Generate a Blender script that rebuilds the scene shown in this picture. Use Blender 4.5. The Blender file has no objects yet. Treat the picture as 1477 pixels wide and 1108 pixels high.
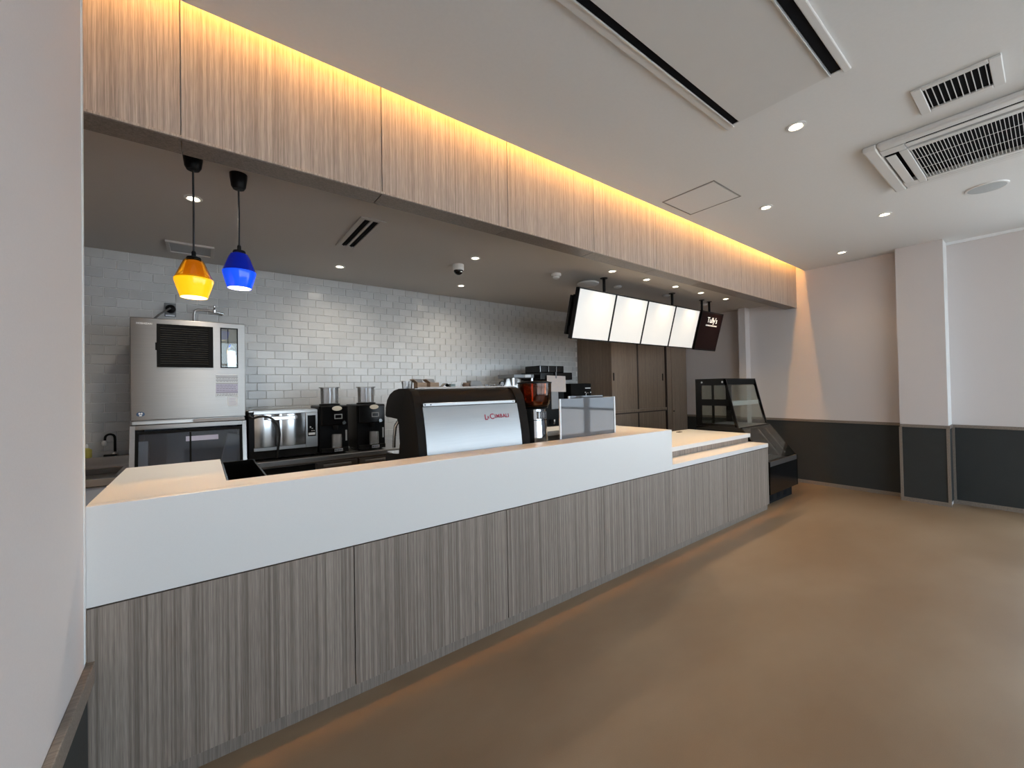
import bpy, bmesh, math, random
from mathutils import Vector, Matrix
random.seed(7)
R = math.radians
scene = bpy.context.scene
COL = scene.collection

# ------------------------------------------------------------------ camera
CAM_H = 1.39
yaw, pitch, roll = R(37.13), R(0.715), R(-1.059)
fwd = Vector((math.sin(yaw)*math.cos(pitch), math.cos(yaw)*math.cos(pitch), math.sin(pitch)))
right = Vector((math.cos(yaw), -math.sin(yaw), 0))
up = right.cross(fwd)
r2 = math.cos(roll)*right + math.sin(roll)*up
u2 = -math.sin(roll)*right + math.cos(roll)*up
cam = bpy.data.cameras.new('camera')
cam.sensor_width = 36.0
cam.lens = 592.28/1477*36.0
cam.clip_start = 0.02
cam_o = bpy.data.objects.new('camera', cam)
cam_o.matrix_world = Matrix(((r2.x, u2.x, -fwd.x, 0), (r2.y, u2.y, -fwd.y, 0), (r2.z, u2.z, -fwd.z, CAM_H), (0, 0, 0, 1)))
COL.objects.link(cam_o)
scene.camera = cam_o

# ------------------------------------------------------------------ world, exposure
SKY_STRENGTH = 4.6
world = bpy.data.worlds.new('daylight_sky')
scene.world = world
world.use_nodes = True
bg = world.node_tree.nodes['Background']
bg.inputs['Color'].default_value = (0.70, 0.86, 1.0, 1)
bg.inputs['Strength'].default_value = SKY_STRENGTH
vs = scene.view_settings
vs.view_transform = 'Standard'
vs.look = 'None'
vs.gamma = 1.0
vs.use_curve_mapping = False
vs.exposure = 0.25
# sun behind the building: it never enters the windows, it only lights the pavement outside
sun = bpy.data.lights.new('sun', 'SUN'); sun.energy = 26.0; sun.angle = R(0.6); sun.color = (1.0, 0.96, 0.90)
sun_o = bpy.data.objects.new('sun', sun); COL.objects.link(sun_o)
sun_o.rotation_euler = Vector((0.35, -0.62, -0.70)).to_track_quat('-Z', 'Y').to_euler()
scene.cycles.use_denoising = True
scene.cycles.max_bounces = 10
scene.cycles.diffuse_bounces = 6
scene.cycles.glossy_bounces = 5
scene.cycles.transparent_max_bounces = 12
scene.cycles.sample_clamp_indirect = 6.0
scene.cycles.caustics_reflective = False
scene.cycles.caustics_refractive = False

# lamp levels (watts); every lamp is built with its own fixture further down
W_ROOM_SPOT, W_KITCHEN_SPOT, W_ROW_SPOT, W_PENDANT = 9.0, 36.0, 36.0, 3.5
E_LED = 260.0

# ------------------------------------------------------------------ materials
def new_mat(name):
    m = bpy.data.materials.new(name); m.use_nodes = True
    nt = m.node_tree
    return m, nt, nt.nodes['Principled BSDF']

def mat(name, col, rough=0.5, metal=0.0, var=0.06, scale=14.0, bump=0.0, emit=None, estr=0.0, stretch=(1, 1, 1), coat=0.0, spec=None):
    m, nt, b = new_mat(name)
    N, L = nt.nodes, nt.links
    geo = N.new('ShaderNodeNewGeometry')
    mp = N.new('ShaderNodeMapping'); mp.inputs['Scale'].default_value = stretch
    L.new(geo.outputs['Position'], mp.inputs['Vector'])
    nz = N.new('ShaderNodeTexNoise'); nz.inputs['Scale'].default_value = scale; nz.inputs['Detail'].default_value = 4
    L.new(mp.outputs['Vector'], nz.inputs['Vector'])
    mx = N.new('ShaderNodeMix'); mx.data_type = 'RGBA'
    mx.inputs['A'].default_value = (*[max(0, c*(1-var)) for c in col], 1)
    mx.inputs['B'].default_value = (*[min(1, c*(1+var)) for c in col], 1)
    L.new(nz.outputs['Fac'], mx.inputs['Factor'])
    L.new(mx.outputs['Result'], b.inputs['Base Color'])
    b.inputs['Roughness'].default_value = rough
    b.inputs['Metallic'].default_value = metal
    if spec is not None: b.inputs['Specular IOR Level'].default_value = spec
    if coat: b.inputs['Coat Weight'].default_value = coat; b.inputs['Coat Roughness'].default_value = 0.05
    if bump:
        bp = N.new('ShaderNodeBump'); bp.inputs['Strength'].default_value = bump; bp.inputs['Distance'].default_value = 0.004
        L.new(nz.outputs['Fac'], bp.inputs['Height']); L.new(bp.outputs['Normal'], b.inputs['Normal'])
    if emit:
        b.inputs['Emission Color'].default_value = (*emit, 1); b.inputs['Emission Strength'].default_value = estr
    return m

def laminate(name, light, dark, axis='z', rough=0.42):
    """wood-look laminate with streaks running along one axis"""
    m, nt, b = new_mat(name)
    N, L = nt.nodes, nt.links
    geo = N.new('ShaderNodeNewGeometry')
    def nz(scale, sc, det):
        mp = N.new('ShaderNodeMapping'); mp.inputs['Scale'].default_value = sc
        L.new(geo.outputs['Position'], mp.inputs['Vector'])
        t = N.new('ShaderNodeTexNoise'); t.inputs['Scale'].default_value = scale; t.inputs['Detail'].default_value = det
        t.inputs['Roughness'].default_value = 0.6
        L.new(mp.outputs['Vector'], t.inputs['Vector'])
        return t.outputs['Fac']
    s = (1, 1, 0.005) if axis == 'z' else (0.005, 1, 1)
    s2 = (1, 1, 0.025) if axis == 'z' else (0.025, 1, 1)
    a = nz(120, s, 4); c = nz(420, s2, 2)
    r1 = N.new('ShaderNodeValToRGB'); r1.color_ramp.elements[0].position = 0.36; r1.color_ramp.elements[1].position = 0.64
    r1.color_ramp.elements[0].color = (*dark, 1); r1.color_ramp.elements[1].color = (*light, 1)
    L.new(a, r1.inputs['Fac'])
    mx = N.new('ShaderNodeMix'); mx.data_type = 'RGBA'; mx.blend_type = 'OVERLAY'; mx.inputs['Factor'].default_value = 0.35
    L.new(r1.outputs['Color'], mx.inputs['A'])
    r2_ = N.new('ShaderNodeValToRGB'); r2_.color_ramp.elements[0].position = 0.35; r2_.color_ramp.elements[1].position = 0.65
    r2_.color_ramp.elements[0].color = (.25, .25, .25, 1); r2_.color_ramp.elements[1].color = (.75, .75, .75, 1)
    L.new(c, r2_.inputs['Fac']); L.new(r2_.outputs['Color'], mx.inputs['B'])
    L.new(mx.outputs['Result'], b.inputs['Base Color'])
    b.inputs['Roughness'].default_value = rough
    bp = N.new('ShaderNodeBump'); bp.inputs['Strength'].default_value = 0.15; bp.inputs['Distance'].default_value = 0.001
    L.new(a, bp.inputs['Height']); L.new(bp.outputs['Normal'], b.inputs['Normal'])
    return m

def steel(name, col=(0.62, 0.61, 0.60), rough=0.28, aniso=0.0, rot=0.0):
    m = mat(name, col, rough, 1.0, 0.07, 40, 0.0, stretch=(0.15, 1, 6))
    b = m.node_tree.nodes['Principled BSDF']
    if aniso:
        b.inputs['Anisotropic'].default_value = aniso; b.inputs['Anisotropic Rotation'].default_value = rot
        t = m.node_tree.nodes.new('ShaderNodeTangent'); t.direction_type = 'RADIAL'; t.axis = 'Z'
        m.node_tree.links.new(t.outputs['Tangent'], b.inputs['Tangent'])
    return m

def clear(name, tint=(0.95, 0.97, 0.97), opacity=0.0, body=(0.5, 0.5, 0.5), rough=0.02, refl=1.0):
    """thin clear sheet: see-through with a mirror share that grows at grazing angles; opacity adds a milky body"""
    m = bpy.data.materials.new(name); m.use_nodes = True
    nt = m.node_tree; N, L = nt.nodes, nt.links; N.clear()
    out = N.new('ShaderNodeOutputMaterial')
    tr = N.new('ShaderNodeBsdfTransparent'); tr.inputs['Color'].default_value = (*tint, 1)
    df = N.new('ShaderNodeBsdfDiffuse'); df.inputs['Color'].default_value = (*body, 1)
    gl = N.new('ShaderNodeBsdfGlossy'); gl.inputs['Roughness'].default_value = rough
    mx = N.new('ShaderNodeMixShader'); mx.inputs['Fac'].default_value = opacity
    L.new(tr.outputs[0], mx.inputs[1]); L.new(df.outputs[0], mx.inputs[2])
    fr = N.new('ShaderNodeFresnel'); fr.inputs['IOR'].default_value = 1.5
    mu = N.new('ShaderNodeMath'); mu.operation = 'MULTIPLY'; mu.inputs[1].default_value = refl
    L.new(fr.outputs[0], mu.inputs[0])
    m2 = N.new('ShaderNodeMixShader')
    L.new(mu.outputs[0], m2.inputs['Fac']); L.new(mx.outputs[0], m2.inputs[1]); L.new(gl.outputs[0], m2.inputs[2])
    L.new(m2.outputs[0], out.inputs['Surface'])
    return m

M = {}
M['wall'] = mat('wallpaper_greige', (0.66, 0.617, 0.605), 0.85, var=0.03, scale=160, bump=0.10)
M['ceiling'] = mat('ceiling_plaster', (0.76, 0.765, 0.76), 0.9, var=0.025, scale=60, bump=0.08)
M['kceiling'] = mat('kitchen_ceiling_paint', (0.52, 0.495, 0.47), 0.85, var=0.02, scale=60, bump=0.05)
M['dado'] = mat('dado_charcoal', (0.024, 0.027, 0.027), 0.7, var=0.12, scale=8, bump=0.05)
M['trimwood'] = laminate('trim_wood', (0.26, 0.215, 0.18), (0.17, 0.14, 0.115), 'x')
M['lam'] = laminate('counter_laminate', (0.30, 0.248, 0.209), (0.145, 0.115, 0.093))
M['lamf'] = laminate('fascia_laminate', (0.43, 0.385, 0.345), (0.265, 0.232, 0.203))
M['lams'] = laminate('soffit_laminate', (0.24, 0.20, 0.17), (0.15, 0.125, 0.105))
M['cab'] = laminate('cabinet_wood', (0.30, 0.222, 0.165), (0.205, 0.148, 0.108))
M['cabdark'] = mat('cabinet_gap', (0.05, 0.035, 0.028), 0.7)
M['stone'] = mat('white_solid_surface', (0.71, 0.70, 0.685), 0.32, var=0.025, scale=300)
M['tile'] = None
M['grout'] = mat('grout', (0.80, 0.795, 0.785), 0.9, var=0.03, scale=200)
M['black'] = mat('black_plastic', (0.006, 0.006, 0.0065), 0.38, var=0.2, scale=30, spec=0.13)
M['blackgloss'] = mat('black_gloss', (0.005, 0.005, 0.0055), 0.14, var=0.2, scale=20, spec=0.28)
M['blackmatte'] = mat('black_matte', (0.009, 0.009, 0.009), 0.8, var=0.15, scale=30, spec=0.12)
M['white'] = mat('white_plastic', (0.78, 0.78, 0.77), 0.4, var=0.02)
M['offwhite'] = mat('off_white_metal', (0.70, 0.70, 0.69), 0.45, var=0.02)
M['steel'] = steel('brushed_steel', (0.48, 0.465, 0.45), 0.30)
M['steelb'] = steel('brushed_steel_front', (0.34, 0.325, 0.31), 0.34, 0.75, 0.25)
M['chrome'] = mat('chrome', (0.80, 0.81, 0.82), 0.10, 1.0, 0.03)
M['mirror'] = mat('polished_steel', (0.78, 0.79, 0.80), 0.07, 1.0, 0.02)
M['satin'] = steel('satin_panel', (0.60, 0.605, 0.61), 0.22)
M['darksteel'] = steel('dark_steel', (0.20, 0.17, 0.15), 0.35)
M['slot'] = mat('dark_void', (0.012, 0.012, 0.014), 0.9, spec=0.05)
M['silver'] = mat('silver_line', (0.75, 0.76, 0.76), 0.3, 0.6)
M['grey'] = mat('grey_plastic', (0.32, 0.33, 0.34), 0.45)
M['liner'] = mat('bin_liner', (0.30, 0.33, 0.38), 0.5)
M['paper'] = mat('paper', (0.76, 0.79, 0.83), 0.8, var=0.04, scale=60)
M['notepaper'] = mat('pencilled_paper', (0.66, 0.58, 0.53), 0.85, var=0.10, scale=70)
M['print'] = mat('dark_print', (0.06, 0.06, 0.075), 0.8)
M['lilac'] = mat('lilac_print', (0.55, 0.54, 0.68), 0.7)
M['navy'] = mat('navy_card', (0.018, 0.025, 0.055), 0.6, var=0.1)
M['kraft'] = mat('kraft_card', (0.40, 0.27, 0.18), 0.85, var=0.08)
M['kraftdark'] = mat('kraft_inside', (0.20, 0.12, 0.08), 0.9)
M['greycard'] = mat('grey_card', (0.34, 0.33, 0.32), 0.8)
M['sage'] = mat('sage_card', (0.30, 0.36, 0.34), 0.8)
M['red'] = mat('red_letter', (0.30, 0.012, 0.05), 0.6)
M['badge'] = mat('cream_badge', (0.78, 0.72, 0.60), 0.4)
M['blue'] = mat('blue_emblem', (0.05, 0.10, 0.20), 0.4)
M['rubber'] = mat('rubber_cord', (0.012, 0.012, 0.013), 0.5)
M['greycord'] = mat('grey_cord', (0.13, 0.13, 0.13), 0.55)
M['yellow'] = mat('yellow_sponge', (0.55, 0.50, 0.12), 0.9, bump=0.4, scale=120)
M['plateg'] = mat('grey_plate', (0.17, 0.18, 0.19), 0.4, 0.5)
M['sillgrey'] = mat('dark_sill', (0.05, 0.045, 0.042), 0.4)
M['ovendoor'] = mat('polished_oven_door', (0.86, 0.88, 0.90), 0.16, 1.0, 0.02)
M['satinrear'] = steel('satin_rear_panel', (0.36, 0.365, 0.37), 0.40)
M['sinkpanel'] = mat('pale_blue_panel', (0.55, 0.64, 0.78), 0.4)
M['slatgrey'] = mat('grille_slat', (0.045, 0.043, 0.038), 0.5, spec=0.3)
M['hatchframe'] = mat('hatch_frame_alu', (0.30, 0.29, 0.28), 0.5, 0.3)
M['plainwhite'] = mat('plain_white', (0.84, 0.85, 0.85), 0.5)  # whiter than the wall: pier side face and strip under the ceiling
M['glass'] = clear('clear_glass', (0.93, 0.96, 0.95))
M['caseglass'] = clear('case_glass', (0.86, 0.88, 0.86), 0.015, (0.25, 0.25, 0.24), 0.02, 0.3)
M['hopper'] = clear('clear_hopper', (0.98, 0.98, 0.99), 0.22, (0.90, 0.93, 0.95), 0.05, 1.0)
M['amber'] = clear('amber_hopper', (0.74, 0.33, 0.12), 0.07, (0.36, 0.12, 0.04), 0.05, 1.0)
M['smoke'] = clear('smoked_glass', (0.42, 0.34, 0.17), 0.06, (0.2, 0.15, 0.06), 0.03, 1.1)
M['acrylic'] = clear('grey_acrylic', (0.70, 0.70, 0.74), 0.68, (0.17, 0.168, 0.175), 0.03, 0.7)
M['acryledge'] = mat('acrylic_edge', (0.72, 0.73, 0.75), 0.25)
M['iceglass'] = clear('bin_door_glass', (0.62, 0.66, 0.72), 0.10, (0.16, 0.18, 0.22), 0.03, 1.6)
M['lamp'] = mat('lamp_disc', (1, 0.95, 0.85), 0.5, emit=(1.0, 0.84, 0.62), estr=14.0)
M['bulb'] = mat('bulb_glow', (1, 0.95, 0.85), 0.5, emit=(1.0, 0.86, 0.60), estr=5.0)
M['led'] = mat('led_glow', (1, 0.8, 0.5), 0.5, emit=(1.0, 0.47, 0.12), estr=E_LED)
M['screen'] = mat('lit_white_screen', (0.42, 0.42, 0.41), 0.36, var=0.01, emit=(1.0, 0.99, 0.95), estr=0.41)
M['signscreen'] = mat('sign_screen', (0.008, 0.003, 0.003), 0.5, emit=(0.02, 0.003, 0.003), estr=0.1, spec=0.08)
M['signtext'] = mat('sign_text', (0.8, 0.8, 0.76), 0.5, emit=(1, 1, 0.94), estr=0.55)
M['wtext'] = mat('white_letter', (0.9, 0.9, 0.9), 0.6)
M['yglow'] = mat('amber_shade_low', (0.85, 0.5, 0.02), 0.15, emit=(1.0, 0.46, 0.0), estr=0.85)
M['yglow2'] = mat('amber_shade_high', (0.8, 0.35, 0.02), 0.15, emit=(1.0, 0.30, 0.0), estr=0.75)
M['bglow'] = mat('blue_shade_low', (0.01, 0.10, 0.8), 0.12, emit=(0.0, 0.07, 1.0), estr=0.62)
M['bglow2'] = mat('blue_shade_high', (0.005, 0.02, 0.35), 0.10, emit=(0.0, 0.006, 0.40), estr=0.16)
M['shadein'] = mat('shade_inside', (0.9, 0.85, 0.7), 0.5, emit=(1.0, 0.88, 0.55), estr=1.6)
M['pave'] = mat('pavement', (0.42, 0.42, 0.42), 0.9, var=0.1, scale=3)

# floor: trowelled brown resin, faint cloudy mottling, a little sheen
def floor_mat():
    m, nt, b = new_mat('brown_resin_floor'); N, L = nt.nodes, nt.links
    geo = N.new('ShaderNodeNewGeometry')
    def nz(sc, det, mapsc=(1, 1, 1)):
        mp = N.new('ShaderNodeMapping'); mp.inputs['Scale'].default_value = mapsc; mp.inputs['Rotation'].default_value = (0, 0, 0.5)
        L.new(geo.outputs['Position'], mp.inputs['Vector'])
        t = N.new('ShaderNodeTexNoise'); t.inputs['Scale'].default_value = sc; t.inputs['Detail'].default_value = det; t.inputs['Roughness'].default_value = 0.55
        L.new(mp.outputs['Vector'], t.inputs['Vector']); return t.outputs['Fac']
    a = nz(0.9, 6, (1, 1.8, 1)); c = nz(320, 2)
    r = N.new('ShaderNodeValToRGB'); r.color_ramp.elements[0].position = 0.36; r.color_ramp.elements[1].position = 0.66
    r.color_ramp.elements[0].color = (0.225, 0.146, 0.084, 1); r.color_ramp.elements[1].color = (0.285, 0.200, 0.126, 1)
    L.new(a, r.inputs['Fac'])
    mx = N.new('ShaderNodeMix'); mx.data_type = 'RGBA'; mx.blend_type = 'OVERLAY'; mx.inputs['Factor'].default_value = 0.12
    L.new(r.outputs['Color'], mx.inputs['A']); L.new(c, mx.inputs['B'])
    L.new(mx.outputs['Result'], b.inputs['Base Color'])
    rr = N.new('ShaderNodeMapRange'); rr.inputs['To Min'].default_value = 0.36; rr.inputs['To Max'].default_value = 0.50
    L.new(a, rr.inputs['Value']); L.new(rr.outputs['Result'], b.inputs['Roughness'])
    bp = N.new('ShaderNodeBump'); bp.inputs['Strength'].default_value = 0.08; bp.inputs['Distance'].default_value = 0.002
    L.new(c, bp.inputs['Height']); L.new(bp.outputs['Normal'], b.inputs['Normal'])
    return m
M['floor'] = floor_mat()

def tile_mat():
    m, nt, b = new_mat('glazed_grey_tile'); N, L = nt.nodes, nt.links
    geo = N.new('ShaderNodeNewGeometry')
    t = N.new('ShaderNodeTexNoise'); t.inputs['Scale'].default_value = 9; t.inputs['Detail'].default_value = 5
    t2 = N.new('ShaderNodeTexNoise'); t2.inputs['Scale'].default_value = 30; t2.inputs['Detail'].default_value = 3
    L.new(geo.outputs['Position'], t.inputs['Vector']); L.new(geo.outputs['Position'], t2.inputs['Vector'])
    mx = N.new('ShaderNodeMix'); mx.data_type = 'RGBA'
    mx.inputs['A'].default_value = (0.54, 0.545, 0.545, 1); mx.inputs['B'].default_value = (0.63, 0.63, 0.625, 1)
    L.new(t.outputs['Fac'], mx.inputs['Factor'])
    # every tile of its own tone
    mx2 = N.new('ShaderNodeMix'); mx2.data_type = 'RGBA'; mx2.blend_type = 'MULTIPLY'; mx2.inputs['Factor'].default_value = 1
    rr = N.new('ShaderNodeMapRange'); rr.inputs['To Min'].default_value = 0.93; rr.inputs['To Max'].default_value = 1.05
    oi = N.new('ShaderNodeObjectInfo'); L.new(oi.outputs['Random'], rr.inputs['Value'])
    cc = N.new('ShaderNodeCombineColor')
    for k in range(3): L.new(rr.outputs['Result'], cc.inputs[k])
    L.new(mx.outputs['Result'], mx2.inputs['A']); L.new(cc.outputs['Color'], mx2.inputs['B'])
    L.new(mx2.outputs['Result'], b.inputs['Base Color'])
    b.inputs['Roughness'].default_value = 0.16
    bp = N.new('ShaderNodeBump'); bp.inputs['Strength'].default_value = 0.22; bp.inputs['Distance'].default_value = 0.004
    L.new(t2.outputs['Fac'], bp.inputs['Height']); L.new(bp.outputs['Normal'], b.inputs['Normal'])
    return m
M['tile'] = tile_mat()

# ------------------------------------------------------------------ mesh helpers
class MB:
    """collects shapes in world coordinates; build() links them as ONE mesh object"""
    def __init__(s): s.bm = bmesh.new()
    def box(s, x0, x1, y0, y1, z0, z1, bev=0.0, seg=2):
        x0, x1 = min(x0, x1), max(x0, x1); y0, y1 = min(y0, y1), max(y0, y1); z0, z1 = min(z0, z1), max(z0, z1)
        r = bmesh.ops.create_cube(s.bm, size=1.0)
        for v in r['verts']:
            v.co = Vector(((x0+x1)/2+v.co.x*(x1-x0), (y0+y1)/2+v.co.y*(y1-y0), (z0+z1)/2+v.co.z*(z1-z0)))
        if bev:
            es = list({e for v in r['verts'] for e in v.link_edges})
            bmesh.ops.bevel(s.bm, geom=es, offset=bev, segments=seg, affect='EDGES', profile=0.5)
        return s
    def lathe(s, prof, cx, cy, n=32, sx=1.0, sy=1.0, cap=True, axis='z', M4=None):
        """prof = [(r, z)...] spun about a vertical axis at cx, cy"""
        rings = []
        for r, z in prof:
            ring = []
            for k in range(n):
                a = 2*math.pi*k/n
                p = Vector((r*math.cos(a)*sx, r*math.sin(a)*sy, z))
                p = (M4 @ p) if M4 else Vector((cx+p.x, cy+p.y, p.z))
                ring.append(s.bm.verts.new(p))
            rings.append(ring)
        for a, b in zip(rings, rings[1:]):
            for k in range(n):
                s.bm.faces.new((a[k], a[(k+1) % n], b[(k+1) % n], b[k]))
        if cap:
            if prof[0][0] > 1e-6: s.bm.faces.new(list(reversed(rings[0])))
            if prof[-1][0] > 1e-6: s.bm.faces.new(rings[-1])
        return s
    def disc(s, c, normal, r, th=0.004, n=28, rx=1.0, ry=1.0):
        q = Vector(normal).to_track_quat('Z', 'Y').to_matrix().to_4x4()
        M4 = Matrix.Translation(Vector(c)) @ q @ Matrix.Diagonal((rx, ry, 1, 1))
        return s.lathe([(r*0.96, 0), (r, th*0.35), (r, th*0.7), (r*0.96, th)], 0, 0, n, M4=M4)
    def prism(s, poly, a0, a1, axis='x', bev=0.0):
        """poly of (u, v) extruded along an axis: 'x' -> (y, z), 'y' -> (x, z), 'z' -> (x, y)"""
        def P(u, v, a):
            return {'x': Vector((a, u, v)), 'y': Vector((u, a, v)), 'z': Vector((u, v, a))}[axis]
        A = [s.bm.verts.new(P(u, v, a0)) for u, v in poly]
        B = [s.bm.verts.new(P(u, v, a1)) for u, v in poly]
        n = len(poly)
        s.bm.faces.new(A); s.bm.faces.new(list(reversed(B)))
        for k in range(n):
            s.bm.faces.new((A[k], B[k], B[(k+1) % n], A[(k+1) % n]))
        if bev:
            es = list({e for v in A+B for e in v.link_edges})
            bmesh.ops.bevel(s.bm, geom=es, offset=bev, segments=2, affect='EDGES', profile=0.5)
        return s
    def slab(s, p, q, w, th, side):
        """flat bar from p to q, width w along side, thickness th"""
        p, q, side = Vector(p), Vector(q), Vector(side).normalized()
        d = (q-p).normalized(); nrm = d.cross(side).normalized()
        vs_ = []
        for c in (p, q):
            for a, b in ((-1, -1), (1, -1), (1, 1), (-1, 1)):
                vs_.append(s.bm.verts.new(c+side*(a*w/2)+nrm*(b*th/2)))
        for f in ((3, 2, 1, 0), (4, 5, 6, 7), (0, 1, 5, 4), (1, 2, 6, 5), (2, 3, 7, 6), (3, 0, 4, 7)):
            s.bm.faces.new([vs_[i] for i in f])
        return s
    def tube(s, pts, r, n=10, rr=None):
        pts = [Vector(p) for p in pts]
        rings = []
        prev = None
        for i, p in enumerate(pts):
            t = (pts[min(i+1, len(pts)-1)]-pts[max(i-1, 0)]).normalized()
            if prev is None:
                ref = Vector((0, 0, 1)) if abs(t.z) < 0.9 else Vector((1, 0, 0))
                u = t.cross(ref).normalized()
            else:
                u = (prev-t*prev.dot(t)).normalized()
            prev = u; v = t.cross(u)
            rad = rr[i] if rr else r
            rings.append([s.bm.verts.new(p+(u*math.cos(2*math.pi*k/n)+v*math.sin(2*math.pi*k/n))*rad) for k in range(n)])
        for a, b in zip(rings, rings[1:]):
            for k in range(n):
                s.bm.faces.new((a[k], a[(k+1) % n], b[(k+1) % n], b[k]))
        s.bm.faces.new(list(reversed(rings[0]))); s.bm.faces.new(rings[-1])
        return s
    def quad(s, *ps):
        s.bm.faces.new([s.bm.verts.new(Vector(p)) for p in ps]); return s
    def text(s, body, size, M4, extrude=0.0006, align='LEFT', shear=0.0, bold=0.0):
        cu = bpy.data.curves.new('t', 'FONT'); cu.body = body; cu.size = size; cu.extrude = extrude; cu.align_x = align; cu.shear = shear
        cu.resolution_u = 3; cu.offset = bold
        o = bpy.data.objects.new('t', cu); COL.objects.link(o)
        dg = bpy.context.evaluated_depsgraph_get()
        me = bpy.data.meshes.new_from_object(o.evaluated_get(dg))
        me.transform(M4)
        s.bm.from_mesh(me)
        bpy.data.objects.remove(o); bpy.data.curves.remove(cu); bpy.data.meshes.remove(me)
        return s
    def build(s, name, material, parent=None, smooth=None, origin=None):
        bm = s.bm
        bmesh.ops.remove_doubles(bm, verts=bm.verts, dist=1e-6)
        bmesh.ops.recalc_face_normals(bm, faces=bm.faces)
        if parent is not None: O = Vector(parent['_o'])
        elif origin is not None: O = Vector(origin)
        else:
            xs = [v.co.x for v in bm.verts]; ys = [v.co.y for v in bm.verts]; zs = [v.co.z for v in bm.verts]
            O = Vector(((min(xs)+max(xs))/2, (min(ys)+max(ys))/2, min(zs)))
        for v in bm.verts: v.co -= O
        me = bpy.data.meshes.new(name); bm.to_mesh(me); bm.free()
        me.materials.append(material)
        if smooth is not None:
            me.polygons.foreach_set('use_smooth', [True]*len(me.polygons))
            me.set_sharp_from_angle(angle=R(smooth))
        o = bpy.data.objects.new(name, me); COL.objects.link(o)
        o['_o'] = list(O)
        if parent is not None: o.parent = parent
        else: o.location = O
        return o

def tag(o, label, cat, group=None):
    o['label'] = label; o['category'] = cat
    if group: o['group'] = group
    return o
def thing(name, label, cat, loc, group=None):
    o = bpy.data.objects.new(name, None); COL.objects.link(o)
    o.empty_display_size = 0.05; o.location = loc; o['_o'] = list(loc)
    return tag(o, label, cat, group)
def struct(o, label=None):
    o['kind'] = 'structure'
    if label: o['label'] = label
    return o
def struct_root(name, loc, label=None):
    o = bpy.data.objects.new(name, None); COL.objects.link(o); o.location = loc; o['_o'] = list(loc); o['kind'] = 'structure'
    if label: o['label'] = label
    return o
def copy_tree(o, parent=None):
    c = o.copy(); COL.objects.link(c); c.parent = parent
    for ch in o.children: copy_tree(ch, c)
    return c
def dup(root, loc, label, rz=0.0):
    c = copy_tree(root); c.location = loc; c.rotation_euler = (0, 0, rz); c['label'] = label
    return c
def B(*a, **k): return MB().box(*a, **k)
def face_y(x, y, z, rx=0.0):
    """places text / flat art on a surface that faces -Y"""
    return Matrix.Translation(Vector((x, y, z))) @ Matrix.Rotation(R(90)+rx, 4, 'X')

# ------------------------------------------------------------------ the setting
H, K = 2.97, 2.565           # dining-room and kitchen ceiling heights
XL, XR = -0.31, 6.75         # wall faces
YF, YB = -3.6, 4.55          # shop-front and tiled back wall
FY, FZ = 2.184, 2.467        # bulkhead face and its lower edge

struct(B(-1.7, 7.1, YF-0.2, YB+0.2, -0.12, 0).build('floor', M['floor']), 'brown trowelled resin floor')
# dining-room ceiling stops short of the bulkhead: the slot holds the light strip
struct(B(-0.7, 7.1, YF, 2.078, H, 3.24).build('ceiling', M['ceiling']), 'pale grey plaster ceiling over the dining side')
struct(B(-1.7, 7.1, 2.078, 2.36, 3.24, 3.30).build('trim_1', M['ceiling']), 'lid of the light slot above the bulkhead')
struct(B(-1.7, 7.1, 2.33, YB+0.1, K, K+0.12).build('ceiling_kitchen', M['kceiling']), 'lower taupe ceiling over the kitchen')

wb = struct_root('wall_back', (2.0, YB, 0), 'grey glazed tile wall behind the kitchen')
B(-1.7, XR, YB, YB+0.12, 0, 2.7).build('grout_bed', M['grout'], wb)
# tiles in running bond; the 300 that show largest are single objects, the others one joined field
TP, TH = 0.1478, 0.0765
tiles = []
tp_me = None
field = MB()
ix0 = -0.613
rows = int((K-0.84)/TH)
for r in range(rows):
    zt = K-r*TH
    off = ix0+(0 if r % 2 == 0 else TP/2)
    k0 = int(math.floor((-1.5-off)/TP)); k1 = int(math.ceil((4.74-off)/TP))
    for k in range(k0, k1):
        xa = off+k*TP; xb = xa+TP
        if xa < -1.5 or xa > 4.70: continue
        xb = min(xb, 4.742)
        full = xb-xa > TP*0.99
        zc = zt-TH/2; xc = (xa+xb)/2
        hidden = (-0.42 < xc < 0.30 and zc < 1.93) or xc < -0.80 or zc < 0.9 or (xc > 0.3 and zc < 1.2) or (xc > 0.98 and zc < 1.38)
        depth = xc*math.sin(yaw)+YB*math.cos(yaw)
        tiles.append((hidden or not full, depth, xa, xb, zt))
tiles.sort()
G = 0.0022
for i, (hid, d, xa, xb, zt) in enumerate(tiles):
    dy = random.uniform(0, 0.0012)
    if i < 300 and not hid:
        if tp_me is None:
            t0 = MB().box(xa+G, xb-G, YB-0.007, YB+0.002, zt-TH+G, zt-G, bev=0.0018, seg=1)
            o = t0.build('tile', M['tile'], None, origin=((xa+xb)/2, YB, zt-TH/2))
            o.location = Vector(o['_o'])-Vector(wb['_o']); o.parent = wb; tp_me = o
        else:
            o = tp_me.copy(); COL.objects.link(o)
            o.location = Vector(((xa+xb)/2, YB-dy, zt-TH/2))-Vector(wb['_o'])
        o.rotation_euler = (random.uniform(-.006, .006), 0, random.uniform(-.004, .004))
    else:
        field.box(xa+G, xb-G, YB-0.007-dy, YB+0.002, zt-TH+G, zt-G)
fo = field.build('tile_field', M['tile'], wb); fo['kind'] = 'stuff'

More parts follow.
